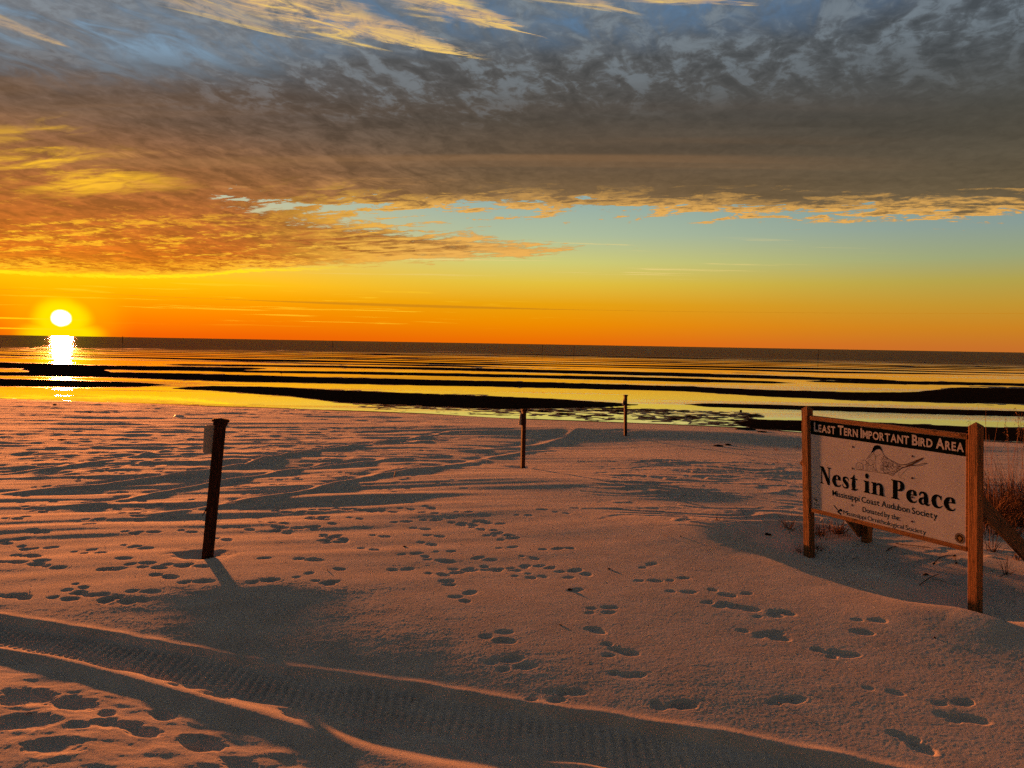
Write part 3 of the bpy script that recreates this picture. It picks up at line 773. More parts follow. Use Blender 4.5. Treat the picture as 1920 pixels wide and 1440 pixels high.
base_l = SP(-.055, 1.45); gl = Vector((base_l.x, base_l.y, gz(base_l.x, base_l.y)))
sign = empty('information_sign', gl, 'white bird sanctuary sign with black heading framed by two brown wooden posts', 'sign')
def panel_box(name, u0, u1, v0, v1, n0, n1, mat, parent):
    vs = [SP(u, v, n) for n in (n0, n1) for v in (v0, v1) for u in (u0, u1)]
    return mesh_obj(name, vs, [(0, 1, 3, 2), (4, 6, 7, 5), (0, 4, 5, 1), (2, 3, 7, 6), (0, 2, 6, 4), (1, 5, 7, 3)], mat, parent)
panel = panel_box('sign_panel', 0.0, PW, 0, PH, -.012, 0, m_face, sign)
_hb = Z2(112, 278)[1] * .5 + Z2(1593, 488)[1] * .5
band = panel_box('heading_band', 0.002, PW - .002, .002, _hb, .0002, .0004, m_blk, panel)
def postm(name, u, topv, label=None):
    mb = MB(); bu = SP(u, 1.45, -.0345); gzb = gz(bu.x, bu.y); L = (bu.z - gzb)
    q = SP(u, topv + .035, -.0345); p = SP(u, 1.45 + .35, -.0345)
    mb.bar(p, q, A, NN, .0445, .0445, .005, cap=.036)
    o = mb.build(name, m_post, sign); return o
def v_of_top(u, px, py):
    best = min(((proj(*SP(u, v))[1] - py) ** 2, v) for v in np.linspace(-.3, .2, 501)); return best[1]
v_l = v_of_top(-.055, 1513, 762); v_r = v_of_top(PW + .055, 1827, 792)
postm('post', -.076, v_l); postm('post', PW + .068, v_r)
def railm(name, u0, u1, vc, hv, n0, n1):
    mb = MB(); mb.bar(SP(u0, vc, (n0 + n1) / 2), SP(u1, vc, (n0 + n1) / 2), DN, NN, hv, (n1 - n0) / 2, .003)
    return mb.build(name, m_rail, sign)
railm('top_rail', -.010, PW + .010, -.0235, .0215, -.045, .008)
railm('bottom_rail', -.010, PW + .010, PH + .0225, .0215, -.045, .008)
mbs = MB(); mbs.bar(SP(-.0165, 0.0, -.018), SP(-.0165, PH, -.018), A, NN, .0155, .024, .002); mbs.build('side_stile', m_post, sign)
mbs = MB(); mbs.bar(SP(PW + .0125, 0.0, -.018), SP(PW + .0125, PH, -.018), A, NN, .0115, .024, .002); mbs.build('side_stile', m_rail, sign)
# back braces with their stakes
for u, lab in ((-.076, 0), (PW + .068, 1)):
    top = SP(u, .58 - .12 * (lab == 0), -.045); d = Vector((-NN.x, -NN.y, 0)).normalized()
    far = Vector((top.x, top.y, 0)) + d * (1.0 if lab == 0 else 1.12) ; far.z = gz(far.x, far.y) + .10
    mb = MB(); side = A
    ax = (far - top).normalized(); nn_ = ax.cross(side).normalized()
    off = side * (-.064 if lab == 0 else .0)
    if lab == 1: top = top + d * .042
    mb.bar(top + off, far + off, side, nn_, .019, .070, .003); mb.build('brace', m_brace, sign)
    mb = MB(); st_ = far + side * .0 + d * .01; st_ = st_ + (side * .0)
    mb.bar((st_.x, st_.y, far.z - .5), (st_.x, st_.y, far.z + .13), side, d, .0445, .0445, .004)
    o = mb.build('ground_stake', m_post, sign)

# --- lettering
def font_piece(ch, off, size=1.0):
    cu = bpy.data.curves.new('t', 'FONT'); cu.body = ch; cu.size = size; cu.offset = off; cu.resolution_u = 3
    o = bpy.data.objects.new('t', cu); me = o.to_mesh()
    vs = [(v.co.x, v.co.y) for v in me.vertices]; fs = [tuple(p.vertices) for p in me.polygons]
    o.to_mesh_clear(); bpy.data.objects.remove(o); bpy.data.curves.remove(cu)
    return vs, fs
_fc = {}
def glyph_sans(ch, off):
    if (ch, off) not in _fc:
        vs, fs = font_piece(ch, off)
        xs = [v[0] for v in vs] or [0]; x0 = min(xs); _fc[(ch, off)] = ([(x - x0, y) for x, y in vs], fs, max(xs) - x0)
    return _fc[(ch, off)]
def layout_sans(text, off, caps=False, gap=.07, space=.30):
    """returns verts (x,y) and faces; cap height normalised to 1"""
    V_, F_, x, wd_, mk = [], [], 0.0, [], (0, 0); first = True; H = max(v[1] for v in glyph_sans('H', 0.0)[0])
    for ch in text:
        if ch == ' ':
            x += space; first = True; wd_.append(((mk[0], len(V_)), (mk[1], len(F_)))); mk = (len(V_), len(F_)); continue
        k = 1.0
        if caps: k = 1.0 if first else .80
        c = ch.upper() if caps else ch
        vs, fs, w = glyph_sans(c, off); first = False
        n = len(V_); dy = 0.0 if not caps else (0.0)
        V_ += [(x + a * k / H, b * k / H + dy) for a, b in vs]; F_ += [tuple(i + n for i in f) for f in fs]
        x += w * k / H + gap
    wd_.append(((mk[0], len(V_)), (mk[1], len(F_))))
    return V_, F_, x - gap, [0] * len(V_), wd_
def crs(P, n=6):
    P = [np.array(p, float) for p in P]; out = []
    for i in range(len(P) - 1):
        p0, p1, p2, p3 = P[max(i - 1, 0)], P[i], P[i + 1], P[min(i + 2, len(P) - 1)]
        for k in range(n):
            t = k / n; out.append(.5 * ((2 * p1) + (-p0 + p2) * t + (2 * p0 - 5 * p1 + 4 * p2 - p3) * t * t + (-p0 + 3 * p1 - 3 * p2 + p3) * t ** 3))
    out.append(P[-1]); return out
def ribbon(P, smooth=True):
    Q = crs(P) if smooth and len(P) > 2 else [np.array(p, float) for p in P]
    vs, fs = [], []; k = len(Q)
    for i, q in enumerate(Q):
        t = Q[min(i + 1, k - 1)][:2] - Q[max(i - 1, 0)][:2]; t = t / (np.hypot(*t) + 1e-9); n = np.array([-t[1], t[0]]) * abs(q[2]) / 2
        vs += [tuple(q[:2] - n), tuple(q[:2] + n)]
    for i in range(k - 1): fs.append((2 * i, 2 * i + 1, 2 * i + 3, 2 * i + 2))
    return vs, fs
def ell(cx, cy, rx, ry, n=20): return [(cx + rx * math.cos(2 * math.pi * i / n), cy + ry * math.sin(2 * math.pi * i / n)) for i in range(n)], [tuple(range(n))]
def base_serif(x0, x1, s0, s1): return [(x0, 0), (x1, 0), (x1, .028), (s1, .085), (s0, .085), (x0, .028)]
XH = .66
SER = {
 'N': (.88, [[(0, 1.0), (.27, 1.0), (.75, .25), (.75, -.02), (.60, -.02), (.13, .86), (0, .972)], [(.105, .02), (.175, .02), (.175, .80), (.105, .92)], base_serif(0, .29, .105, .175), [(.675, .10), (.745, .10), (.745, .98), (.675, .98)], [(.56, 1), (.87, 1), (.87, .972), (.745, .92), (.675, .92), (.56, .972)]], []),
 'i': (.47, [[(.10, .02), (.37, .02), (.37, XH), (.10, XH - .05)], [(.0, XH), (.37, XH), (.37, XH - .09), (.10, XH - .09), (0, XH - .035)], base_serif(0, .47, .10, .37)], ['dot']),
 'n': (.92, [[(.10, .02), (.35, .02), (.35, XH - .08), (.33, XH), (.10, XH - .05)], [(.0, XH), (.34, XH), (.35, XH - .12), (.10, XH - .09), (0, XH - .035)], base_serif(0, .43, .10, .35), base_serif(.50, .92, .56, .83)], [[(.33, .50, .05), (.45, .605, .10), (.58, .60, .15), (.66, .52, .22), (.695, .38, .26), (.695, .2, .27), (.695, .02, .27)]]),
 't': (.54, [[(0, .585), (.0, .612), (.14, .70), (.27, .87), (.30, .87), (.34, .66), (.50, .66), (.50, .585)]], [[(.25, .66, .20), (.235, .4, .26), (.235, .2, .27), (.27, .07, .20), (.37, .035, .10), (.47, .07, .06), (.53, .13, .02)]]),
 'e': (.68, [[(.24, .37), (.655, .37), (.65, .44), (.24, .42)]], [[(.655, .165, .025), (.58, .07, .07), (.44, .035, .10), (.28, .08, .19), (.17, .22, .27), (.15, .35, .29), (.20, .50, .22), (.30, .60, .12), (.40, .635, .06), (.47, .60, .14), (.53, .52, .20), (.555, .42, .20)]]),
 's': (.56, [], [[(.475, .44, .02), (.45, .55, .06), (.37, .615, .09), (.25, .62, .10), (.155, .55, .17), (.17, .44, .22), (.28, .34, .24), (.38, .24, .23), (.41, .13, .18), (.32, .045, .10), (.19, .03, .07), (.08, .10, .06), (.04, .22, .02)]]),
 'P': (.90, [[(.12, .02), (.42, .02), (.42, .98), (.12, .98)], base_serif(0, .54, .12, .42), [(0, 1), (.50, 1), (.50, .93), (.12, .915), (0, .972)]], [[(.40, .965, .07), (.55, .955, .09), (.67, .88, .20), (.715, .74, .28), (.68, .60, .22), (.56, .51, .12), (.41, .49, .07)]]),
 'a': (.72, [], [[(.085, .43, .03), (.10, .53, .10), (.20, .615, .10), (.32, .62, .12), (.42, .56, .20), (.46, .44, .26), (.47, .28, .27), (.47, .15, .27), (.54, .055, .16), (.63, .05, .07), (.71, .11, .02)], [(.40, .385, .05), (.27, .345, .08), (.15, .26, .16), (.12, .17, .20), (.17, .08, .16), (.27, .035, .09), (.38, .08, .06)]]),
 'c': (.66, [[(.56, .64), (.60, .64), (.60, .40), (.575, .40), (.50, .52)]], [[(.58, .48, .04), (.50, .58, .09), (.38, .625, .09), (.26, .58, .16), (.17, .45, .25), (.15, .33, .28), (.19, .18, .26), (.29, .065, .17), (.43, .035, .09), (.55, .075, .06), (.64, .17, .025)]]),
}
def layout_serif(text):
    V_, F_, Lv, x, wd_, mk = [], [], [], 0.0, [], (0, 0)
    for ch in text:
        if ch == ' ':
            x += .34; wd_.append(((mk[0], len(V_)), (mk[1], len(F_)))); mk = (len(V_), len(F_)); continue
        adv, polys, strokes = SER[ch]; parts = [(p, [tuple(range(len(p)))]) for p in polys]
        for s_ in strokes: parts.append(ell(.235, .925, .125, .145) if s_ == 'dot' else ribbon(s_))
        for k, (vs, fs) in enumerate(parts):
            n = len(V_); V_ += [(x + a, b_) for a, b_ in vs]; Lv += [k] * len(vs); F_ += [tuple(i + n for i in f) for f in fs]
        x += adv + .055
    wd_.append(((mk[0], len(V_)), (mk[1], len(F_))))
    return V_, F_, x - .055, Lv, wd_
def put_text(name, lay, p0, p1, cap, mat, parent, n0=.0004, label=None):
    """baseline from panel point p0 to p1 (u,v), given cap height in metres; one mesh per word"""
    V_, F_, wd, Lv, words = lay
    du, dv = (p1[0] - p0[0]) / wd, (p1[1] - p0[1]) / wd
    for (v0, v1), (f0, f1) in words:
        W3 = [SP(p0[0] + x * du, p0[1] + x * dv - y * cap, n0 + .00008 * l) for (x, y), l in zip(V_[v0:v1], Lv[v0:v1])]
        mesh_obj(name, W3, [tuple(i - v0 for i in f) for f in F_[f0:f1]], mat, parent)
hp0, hp1 = Z2(140, 246), Z2(1576, 447)
put_text('heading_word', layout_sans('Least Tern Important Bird Area', .030, True, gap=.085, space=.34), (hp0[0], (hp0[1] + hp1[1]) / 2), (hp1[0], (hp0[1] + hp1[1]) / 2), .094, m_wht, panel, .0006, 'pink white capital letters on the black band')
a0, a1 = Z2(190, 744), Z2(1503, 1012)
cap_n = ((Z2(190, 744)[1] - Z2(188, 576)[1]) + (Z2(890, 893)[1] - Z2(890, 712)[1])) / 2
put_text('title_word', layout_serif('Nest in Peace'), (a0[0], a0[1]), (a1[0], a0[1]), cap_n, m_blk, panel, .0004, 'heavy black serif words Nest in Peace')
b0, b1 = Z2(308, 864), Z2(1325, 1085)
put_text('society_word', layout_sans('Mississippi Coast Audubon Society', .012, gap=.10, space=.30), b0, (b1[0], b0[1]), .060, m_blk, panel, .0004)
c0, c1 = Z2(598, 1022), Z2(965, 1104)
put_text('donor_word', layout_sans('Donated by the:', .010, gap=.10, space=.30), c0, (c1[0], c0[1]), .052, m_blk, panel, .0004)
d0, d1 = Z2(412, 1046), Z2(1215, 1232)
dl_ = layout_sans('Mississippi Ornithological Society', .0, gap=.075, space=.26)
put_text('ornithological_word', dl_, d0, (d1[0], d0[1]), .046, m_blk, panel, .0004)
def strokes(name, lines, mat, parent, n0, label=None):
    mb = MB()
    for k, (pts, w) in enumerate(lines):
        vs, fs = ribbon([(p[0], p[1], (w if len(p) < 3 else p[2])) for p in pts])
        mb.add([SP(a, b_, n0 + .000004 * (k % 30)) for a, b_ in vs], fs)
    o = mb.build(name, mat, parent)
    if label: o['label'] = label
    return o
# bird drawing (positions read from the crop)
def zl(s): return [Z5(*map(float, w_.split(','))) for w_ in s.split()]
def poly_on(name, pts, mat, parent, n0):
    return mesh_obj(name, [SP(a, b_, n0) for a, b_ in pts], [tuple(range(len(pts)))], mat, parent)
lines = []
for s_, w in [("812,440 850,470 828,520 858,595 850,700 872,800 890,870 905,900", .0035), ("985,440 1010,520 1060,590 1130,640 1250,700 1355,755", .005),
              ("1355,755 1480,745 1620,690 1820,612", .0075), ("1330,790 1450,800 1560,760 1700,690 1820,612", .0065), ("1355,830 1480,790 1600,765", .006), ("1600,765 1720,750 1830,722 1905,715", .0045), ("1600,775 1740,770 1830,745 1905,715", .0035),
              ("800,500 740,570 692,636", .0035), ("830,520 770,580 692,636", .003), ("905,900 1000,920 1110,935 1200,968 1245,915 1330,860 1380,830", .0045), ("1320,760 1310,810 1345,860", .003),
              ("1340,1005 1400,930 1480,850 1560,800", .0025), ("1320,990 1330,930 1350,900", .002), ("1345,1010 1400,1025 1455,1045", .002), ("860,600 900,570 960,545", .002), ("965,760 955,820 965,880", .003), ("880,560 862,600 868,650", .002),
              ("470,800 480,740 520,710 560,712 598,740 608,790 600,845 540,850 490,840 470,800", .0030), ("590,710 600,670 635,660 672,675 686,712 676,745 650,760", .0032), ("620,740 615,800 625,855", .0028), ("672,750 680,800 668,865", .0028),
              ("716,700 725,665 762,652 800,675 815,712 805,745 770,770 735,750 716,700", .0032), ("720,750 705,800 710,870", .0028), ("810,740 818,790 800,850 800,880", .003), ("690,728 722,728", .006), ("805,790 850,830 880,895", .0028), ("820,870 850,850 870,880", .0028),
              ("480,845 600,862 720,880 800,890 900,905", .003), ("745,800 765,830 750,860", .002), ("510,760 530,780 515,810", .002), ("550,760 570,790 560,830", .002)]:
    lines.append((zl(s_), w))
rr = random.Random(4); body = [(985, 560), (1060, 600), (1150, 660), (1260, 715), (1350, 770), (1320, 860), (1250, 910), (1200, 955), (1110, 925), (1000, 905), (960, 820), (985, 740), (960, 650)]
def inside(x, y, P):
    c = False; j = len(P) - 1
    for i in range(len(P)):
        if (P[i][1] > y) != (P[j][1] > y) and x < (P[j][0] - P[i][0]) * (y - P[i][1]) / (P[j][1] - P[i][1]) + P[i][0]: c = not c
        j = i
    return c
cnt = 0
while cnt < 330:
    x, y = rr.uniform(940, 1360), rr.uniform(550, 960)
    if not inside(x, y, body): continue
    l = rr.uniform(10, 26); s_ = rr.uniform(.5, 1.3)
    lines.append(([Z5(x, y), Z5(x + l * .6, y + l * .25 * s_), Z5(x + l, y + l * s_)], .0022)); cnt += 1
for k in range(40):
    x, y = rr.uniform(490, 860), rr.uniform(690, 870)
    if inside(x, y, [(480, 730), (600, 690), (650, 665), (810, 670), (815, 780), (870, 870), (600, 860), (480, 830)]): lines.append(([Z5(x, y), Z5(x + 8, y + 6), Z5(x + 12, y + 14)], .0016))
strokes('bird_drawing', lines, m_ink, panel, .0004, 'line drawing of a tern sheltering chicks')
poly_on('bird_cap', zl("775,520 800,470 820,410 850,375 895,360 940,370 970,400 990,450 1008,510 985,480 960,450 920,440 880,450 845,470 815,500"), m_blk, panel, .0007)
poly_on('tail_feather', zl("1460,775 1560,740 1700,668 1828,608 1800,645 1690,705 1590,760 1480,800"), m_ink, panel, .0007)
# small emblems along the lower edge
strokes('bird_emblem', [([Z2(320, 958), Z2(350, 995), Z2(372, 1020)], .010), ([Z2(356, 1020), Z2(370, 1030), Z2(390, 1048)], .016), ([Z2(372, 1012), Z2(388, 1000), Z2(396, 1020)], .018), ([Z2(350, 1018), Z2(362, 1022)], .006)], m_blk, panel, .0004)
bx = [Z2(115, 878), Z2(200, 892), Z2(198, 986), Z2(112, 974)]
strokes('box_outline', [([bx[i], bx[(i + 1) % 4]], .0035) for i in range(4)], m_blk, panel, .0004)
def small_text(name, txt, x0, y0, x1, cap):
    p, q = Z2(x0, y0), Z2(x1, y0); put_text(name, layout_sans(txt, .018, gap=.06, space=.2), p, (q[0], p[1]), cap, m_blk, panel, .0004)
small_text('box_text', 'Nat', 130, 912, 172, .030); small_text('box_text', '&', 150, 934, 160, .016); small_text('box_text', 'Form', 136, 958, 188, .024)
cxy = Z2(1558, 1290)
def disc_on(name, c, r_, mat, parent, n0, n1, seg=24):
    mb = MB(); ring = [(c[0] + r_ * math.cos(2 * math.pi * i / seg), c[1] + r_ * math.sin(2 * math.pi * i / seg)) for i in range(seg)]
    mb.add([SP(a, b_, n0) for a, b_ in ring] + [SP(a, b_, n1) for a, b_ in ring], [tuple(range(seg, 2 * seg))] + [(i, (i + 1) % seg, seg + (i + 1) % seg, seg + i) for i in range(seg)])
    return mb.build(name, mat, parent)
seal = disc_on('seal', (cxy[0] - .012, cxy[1] - .004), .048, m_seal, panel, .0002, .0006)
def ringl(r_, w, n0, name, mat, seg=28, gaps=False):
    c = (cxy[0] - .012, cxy[1] - .004); mb = MB()
    for i in range(seg):
        if gaps and i % 2: continue
        a, b2 = 2 * math.pi * i / seg, 2 * math.pi * (i + 1) / seg
        mb.add([SP(c[0] + rr_ * math.cos(t), c[1] + rr_ * math.sin(t), n0) for rr_, t in ((r_ - w, a), (r_ + w, a), (r_ + w, b2), (r_ - w, b2))], [(0, 1, 2, 3)])
    return mb.build(name, mat, panel)
ringl(.045, .0012, .0008, 'seal_ring', m_gold); ringl(.031, .0010, .0008, 'seal_ring', m_gold); ringl(.038, .0022, .0008, 'seal_lettering', m_wht, 34, True)
_c = (cxy[0] - .012, cxy[1] - .002)
mesh_obj('seal_eagle', [SP(_c[0] + a, _c[1] + b_, .0009) for a, b_ in [(-.022, -.014), (-.012, -.006), (-.006, -.016), (0, -.020), (.006, -.016), (.012, -.006), (.022, -.014), (.018, .008), (.008, .006), (.009, .018), (0, .023), (-.009, .018), (-.008, .006), (-.018, .008)]], [tuple(range(14))], m_gold, panel)
for x, y in [(508, 398), (1080, 487), (504, 604), (1078, 696), (500, 806), (1080, 881), (498, 958), (1079, 1118)]:
    disc_on('screw', Z2(x, y), .0105, m_screw, panel, .0, .0012, 12)

# ------------------------------------------------------------------ marker posts
m_dpost = wood('marker_timber', (.012, .005, .003), (.050, .018, .010), (0, 0, 1))
m_plate = simple('plate_metal', (.34, .33, .31), .6, .4, .12, 12)
def marker_post(bx_, by_, tx, ty, wpx, label, plate, splinter=False, tilt=0):
    b0 = Vector(seat(bx_, by_)); dist_ = b0.y
    d = Vector(ray(tx, ty)); t = Vector((b0 - Vector((0, 0, CH)))).dot(Vector(fw)) / d.dot(Vector(fw)); top = Vector((0, 0, CH)) + d * t
    hw = wpx / F * dist_ / 2
    root = empty('marker_post', b0, label, 'post', 'marker posts around the nesting area')
    yaw = math.radians(18 + tilt); A_ = Vector((math.cos(yaw), math.sin(yaw), 0)); ax = (top - b0).normalized(); N_ = ax.cross(A_).normalized(); A_ = N_.cross(ax).normalized()
    hw = hw / 1.22
    mb = MB(); mb.bar(b0 - ax * .35, top, A_, N_, hw, hw, hw * .14); mb.build('shaft', m_dpost, root)
    mb = MB(); mb.bar(top - ax * hw * .9, top - ax * hw * .25, A_, N_, hw * 1.22, hw * 1.22, hw * .1)
    mb.bar(top - ax * hw * .25 + ax * .0002, top + ax * hw * .16, A_, N_, hw * 1.50, hw * 1.50, hw * .12); mb.bar(top + ax * (hw * .16 + .0003), top + ax * hw * .28, A_, N_, hw * 1.2, hw * 1.2, hw * .2, cap=hw * .12)
    mb.build('cap', m_dpost, root)
    # plate on the far side, reaching out past the shaft on the left
    (x0, y0, x1, y1) = plate
    def onp(x, y):
        d = Vector(ray(x, y)); P0 = b0 + N_ * (hw + .004) * (1 if N_.y > 0 else -1); nrm = N_
        t = (P0 - Vector((0, 0, CH))).dot(nrm) / d.dot(nrm); return Vector((0, 0, CH)) + d * t
    p00, p10, p01 = onp(x0, y0), onp(x1, y0), onp(x0 - 3, y1)
    U = (p10 - p00); Vd = (p01 - p00); rad = .10 * Vd.length
    out = []
    for cx_, cy_, a0_ in ((U.length - rad, rad, -90), (U.length - rad, Vd.length - rad, 0), (rad, Vd.length - rad, 90), (rad, rad, 180)):
        for k in range(6):
            a_ = math.radians(a0_ + 18 * k); out.append(p00 + U.normalized() * (cx_ + rad * math.cos(a_)) + Vd.normalized() * (cy_ + rad * math.sin(a_)))
    k = len(out); th = N_ * (.004 if N_.y > 0 else -.004)
    mesh_obj('notice_plate', out + [p + th for p in out], [tuple(range(k)), tuple(range(2 * k - 1, k - 1, -1))] + [(i, (i + 1) % k, k + (i + 1) % k, k + i) for i in range(k)], m_plate, root)
    for fr in (.25, .75):
        c = p00 + U * .62 + Vd * fr
    if splinter:
        c = b0 + ax * (top - b0).length * .33 - A_ * hw
        mb = MB(); mb.tube([c + ax * .04, c - A_ * .012 + ax * .01, c - A_ * .035 - ax * .04], [.008, .007, .002], 5); mb.build('splinter', m_dpost, root)
    return root
marker_post(389, 1047, 414, 788, 25, 'large dark leaning post with flared cap and grey plate, nearest marker post', (383, 797, 420, 851), True)
marker_post(980, 877, 982.5, 768, 8.8, 'upright dark post standing on the sand swell in the middle of the beach', (975.2, 775, 985, 797), tilt=4)
marker_post(1172.5, 817, 1173, 741, 6.2, 'small dark post with round looking cap standing near the wet shore', (1169.5, 746, 1175, 760), tilt=-3)

# ------------------------------------------------------------------ poles in the sea, ball, birds
m_pole = simple('sea_pole', (.02, .015, .012), .9, .1, .2)
POLES = [(230, 631, 643, 'thin channel pole on the sea horizon just right of the sun'), (624, 640, 651.5, 'thin channel pole standing alone on the sea between the sun and the middle post'),
         (1017, 647, 660, 'left pole of the close pair on the horizon above the middle post'), (1076, 648.5, 662, 'right pole of the close pair on the horizon'), (1534, 656, 672, 'tallest channel pole standing in the sea above the sign')]
for x, y0, y1, lab in POLES:
    p = Vector(on_plane(x, y1, W)); d = Vector(ray(x, y0)); t = p.y / d.y; q = Vector((0, 0, CH)) + d * t
    root = empty('channel_pole', p, lab, 'pole', 'channel poles standing in the sea')
    mb = MB(); hw = .55 * p.y / F; mb.tube([p - Vector((0, 0, .6)), p + (q - p) * .5, Vector((p.x, p.y, q.z))], [hw * 1.05, hw, hw * .9], 8); mb.build('shaft', m_pole, root)
    mb = MB(); mb.tube([Vector((p.x, p.y, q.z)), Vector((p.x, p.y, q.z + .12))], [hw * 1.5, hw * .8], 8); mb.build('pole_cap', m_pole, root)
c = on_plane(1389, 772, W)
mb = MB(); bm = bmesh.new(); bmesh.ops.create_icosphere(bm, subdivisions=2, radius=.062)
mb.add([(v.co.x + c[0], v.co.y + c[1], v.co.z * .95 + W + .035) for v in bm.verts], [tuple(v.index for v in f.verts) for f in bm.faces]); bm.free()
tag(mb.build('float_ball', m_pole, smooth=True, origin=(c[0], c[1], W)), 'small black ball floating in the bright pool left of the sign', 'float')
def bird(x, y, zc, label, s=1.0, water=True):
    c = Vector(on_plane(x, y, zc)); k = .16 * s
    root = empty('shore_bird', c, label, 'bird', 'tiny birds resting on the flats')
    mb = MB(); mb.tube([c + Vector((-k, 0, k * .62)), c + Vector((-k * .5, 0, k * .75)), c + Vector((0, 0, k * .8)), c + Vector((k * .5, 0, k * .95)), c + Vector((k * .62, 0, k * 1.25)), c + Vector((k * .8, 0, k * 1.22)), c + Vector((k * 1.05, 0, k * 1.15))], [k * .06, k * .2, k * .28, k * .2, k * .14, k * .1, k * .03], 7)
    mb.build('body', m_pole, root, True)
    for o_ in (-.06, .1):
        mb = MB(); mb.tube([c + Vector((k * o_, 0, -.01)), c + Vector((k * o_, 0, k * .62))], k * .04, 4); mb.build('leg', m_pole, root)
bird(680, 659, W, 'speck sized bird on the far flats left of the lone mid-sea pole reflection')
bird(528, 702, W + .02, 'speck sized bird standing on the dark bar behind the leaning post')
bird(1640, 668, W, 'speck sized bird resting on the sea above the sign heading')
bird(1330, 643.3 + 12, W, 'speck sized bird close under the horizon right of the pole pair')

# ------------------------------------------------------------------ plants
m_grass = simple('dry_grass', (.11, .058, .034), .9, .05, .5, 60)
m_oat = simple('sea_oat_stem', (.13, .06, .03), .8, .1, .4, 60)
m_seed = simple('seed_head', (.15, .07, .035), .8, .1, .4, 60)
m_twig = simple('twig_bark', (.05, .028, .018), .9, .1, .4, 60)
def tuft(px, py, n, L, spread, label, group, dead=0, mat=None, dist=None, name='grass_tuft', wd=.0022):
    c = Vector(seat(px, py)); 
    mb = MB(); rr = random.Random(int(px * 7 + py))
    for k in range(int(n * 1.8)):
        a = rr.uniform(0, 2 * math.pi); r_ = abs(rr.gauss(0, spread * .42))
        p = (c.x + r_ * math.cos(a), c.y + r_ * math.sin(a)); z = gz(*p) - .01
        t = rr.uniform(.05, .9) if rr.random() < .75 else rr.uniform(.8, 1.5); b_ = a + rr.gauss(0, .9)
        d = Vector((math.cos(b_) * t * .6, math.sin(b_) * t * .6, 1)); l = L * rr.uniform(.35, 1.05)
        mb.blade((p[0], p[1], z), d, l, wd * rr.uniform(.6, 1.3), Vector((math.cos(b_) * .5 * t, math.sin(b_) * .5 * t, -.22 * t)) * rr.uniform(.2, 1.2), 5, rr.uniform(0, .35))
    o = mb.build(name, mat or m_grass, origin=c); tag(o, label, 'grass', group); return o
GT = 'grass tufts growing around the sign'
tuft(1480, 992, 26, .34, .16, 'spindly fan of dry grass left of the left sign post', GT, wd=.0026)
tuft(1540, 1004, 60, .36, .22, 'dense dry grass tuft seen through the gap under the sign beside the left post', GT)
tuft(1572, 1000, 70, .24, .15, 'dark curled clump of dead grass under the lower left corner of the sign', GT, wd=.003)
tuft(1518, 1042, 34, .20, .14, 'short grass sprouting at the foot of the left sign post', GT)
tuft(1534, 1030, 26, .18, .10, 'small arching grass tuft in front of the dense tuft', GT)
tuft(1500, 1036, 18, .14, .10, 'low sprig of grass on the near left side of the left sign post foot', GT)
tuft(1345, 976, 9, .15, .08, 'tiny twiggy sprig on the crusted sand left of the sign', GT)
tuft(1456, 845, 10, .26, .12, 'faint bare sprig on the shaded sand near the shore', GT)
tuft(1495, 842, 12, .28, .12, 'bare twiggy sprig touching the left sign post near the shore', GT)
tuft(1459, 868, 7, .2, .1, 'small bare sprig below the two near-shore sprigs', GT)
tuft(1862, 1035, 14, .42, .10, 'sparse upright sprig between the right post and the brace', GT, wd=.003)
tuft(1888, 1077, 8, .30, .05, 'single thin sprig on the sand below the brace', GT, wd=.003)
tuft(1908, 1050, 12, .30, .06, 'thin sprig near the photo edge under the brace', GT, wd=.003)
tuft(1722, 1006, 22, .26, .16, 'low scruffy grass under the middle of the bottom rail', GT)
tuft(1690, 1000, 26, .22, .18, 'scruffy grass beside the rear stake under the sign', GT)
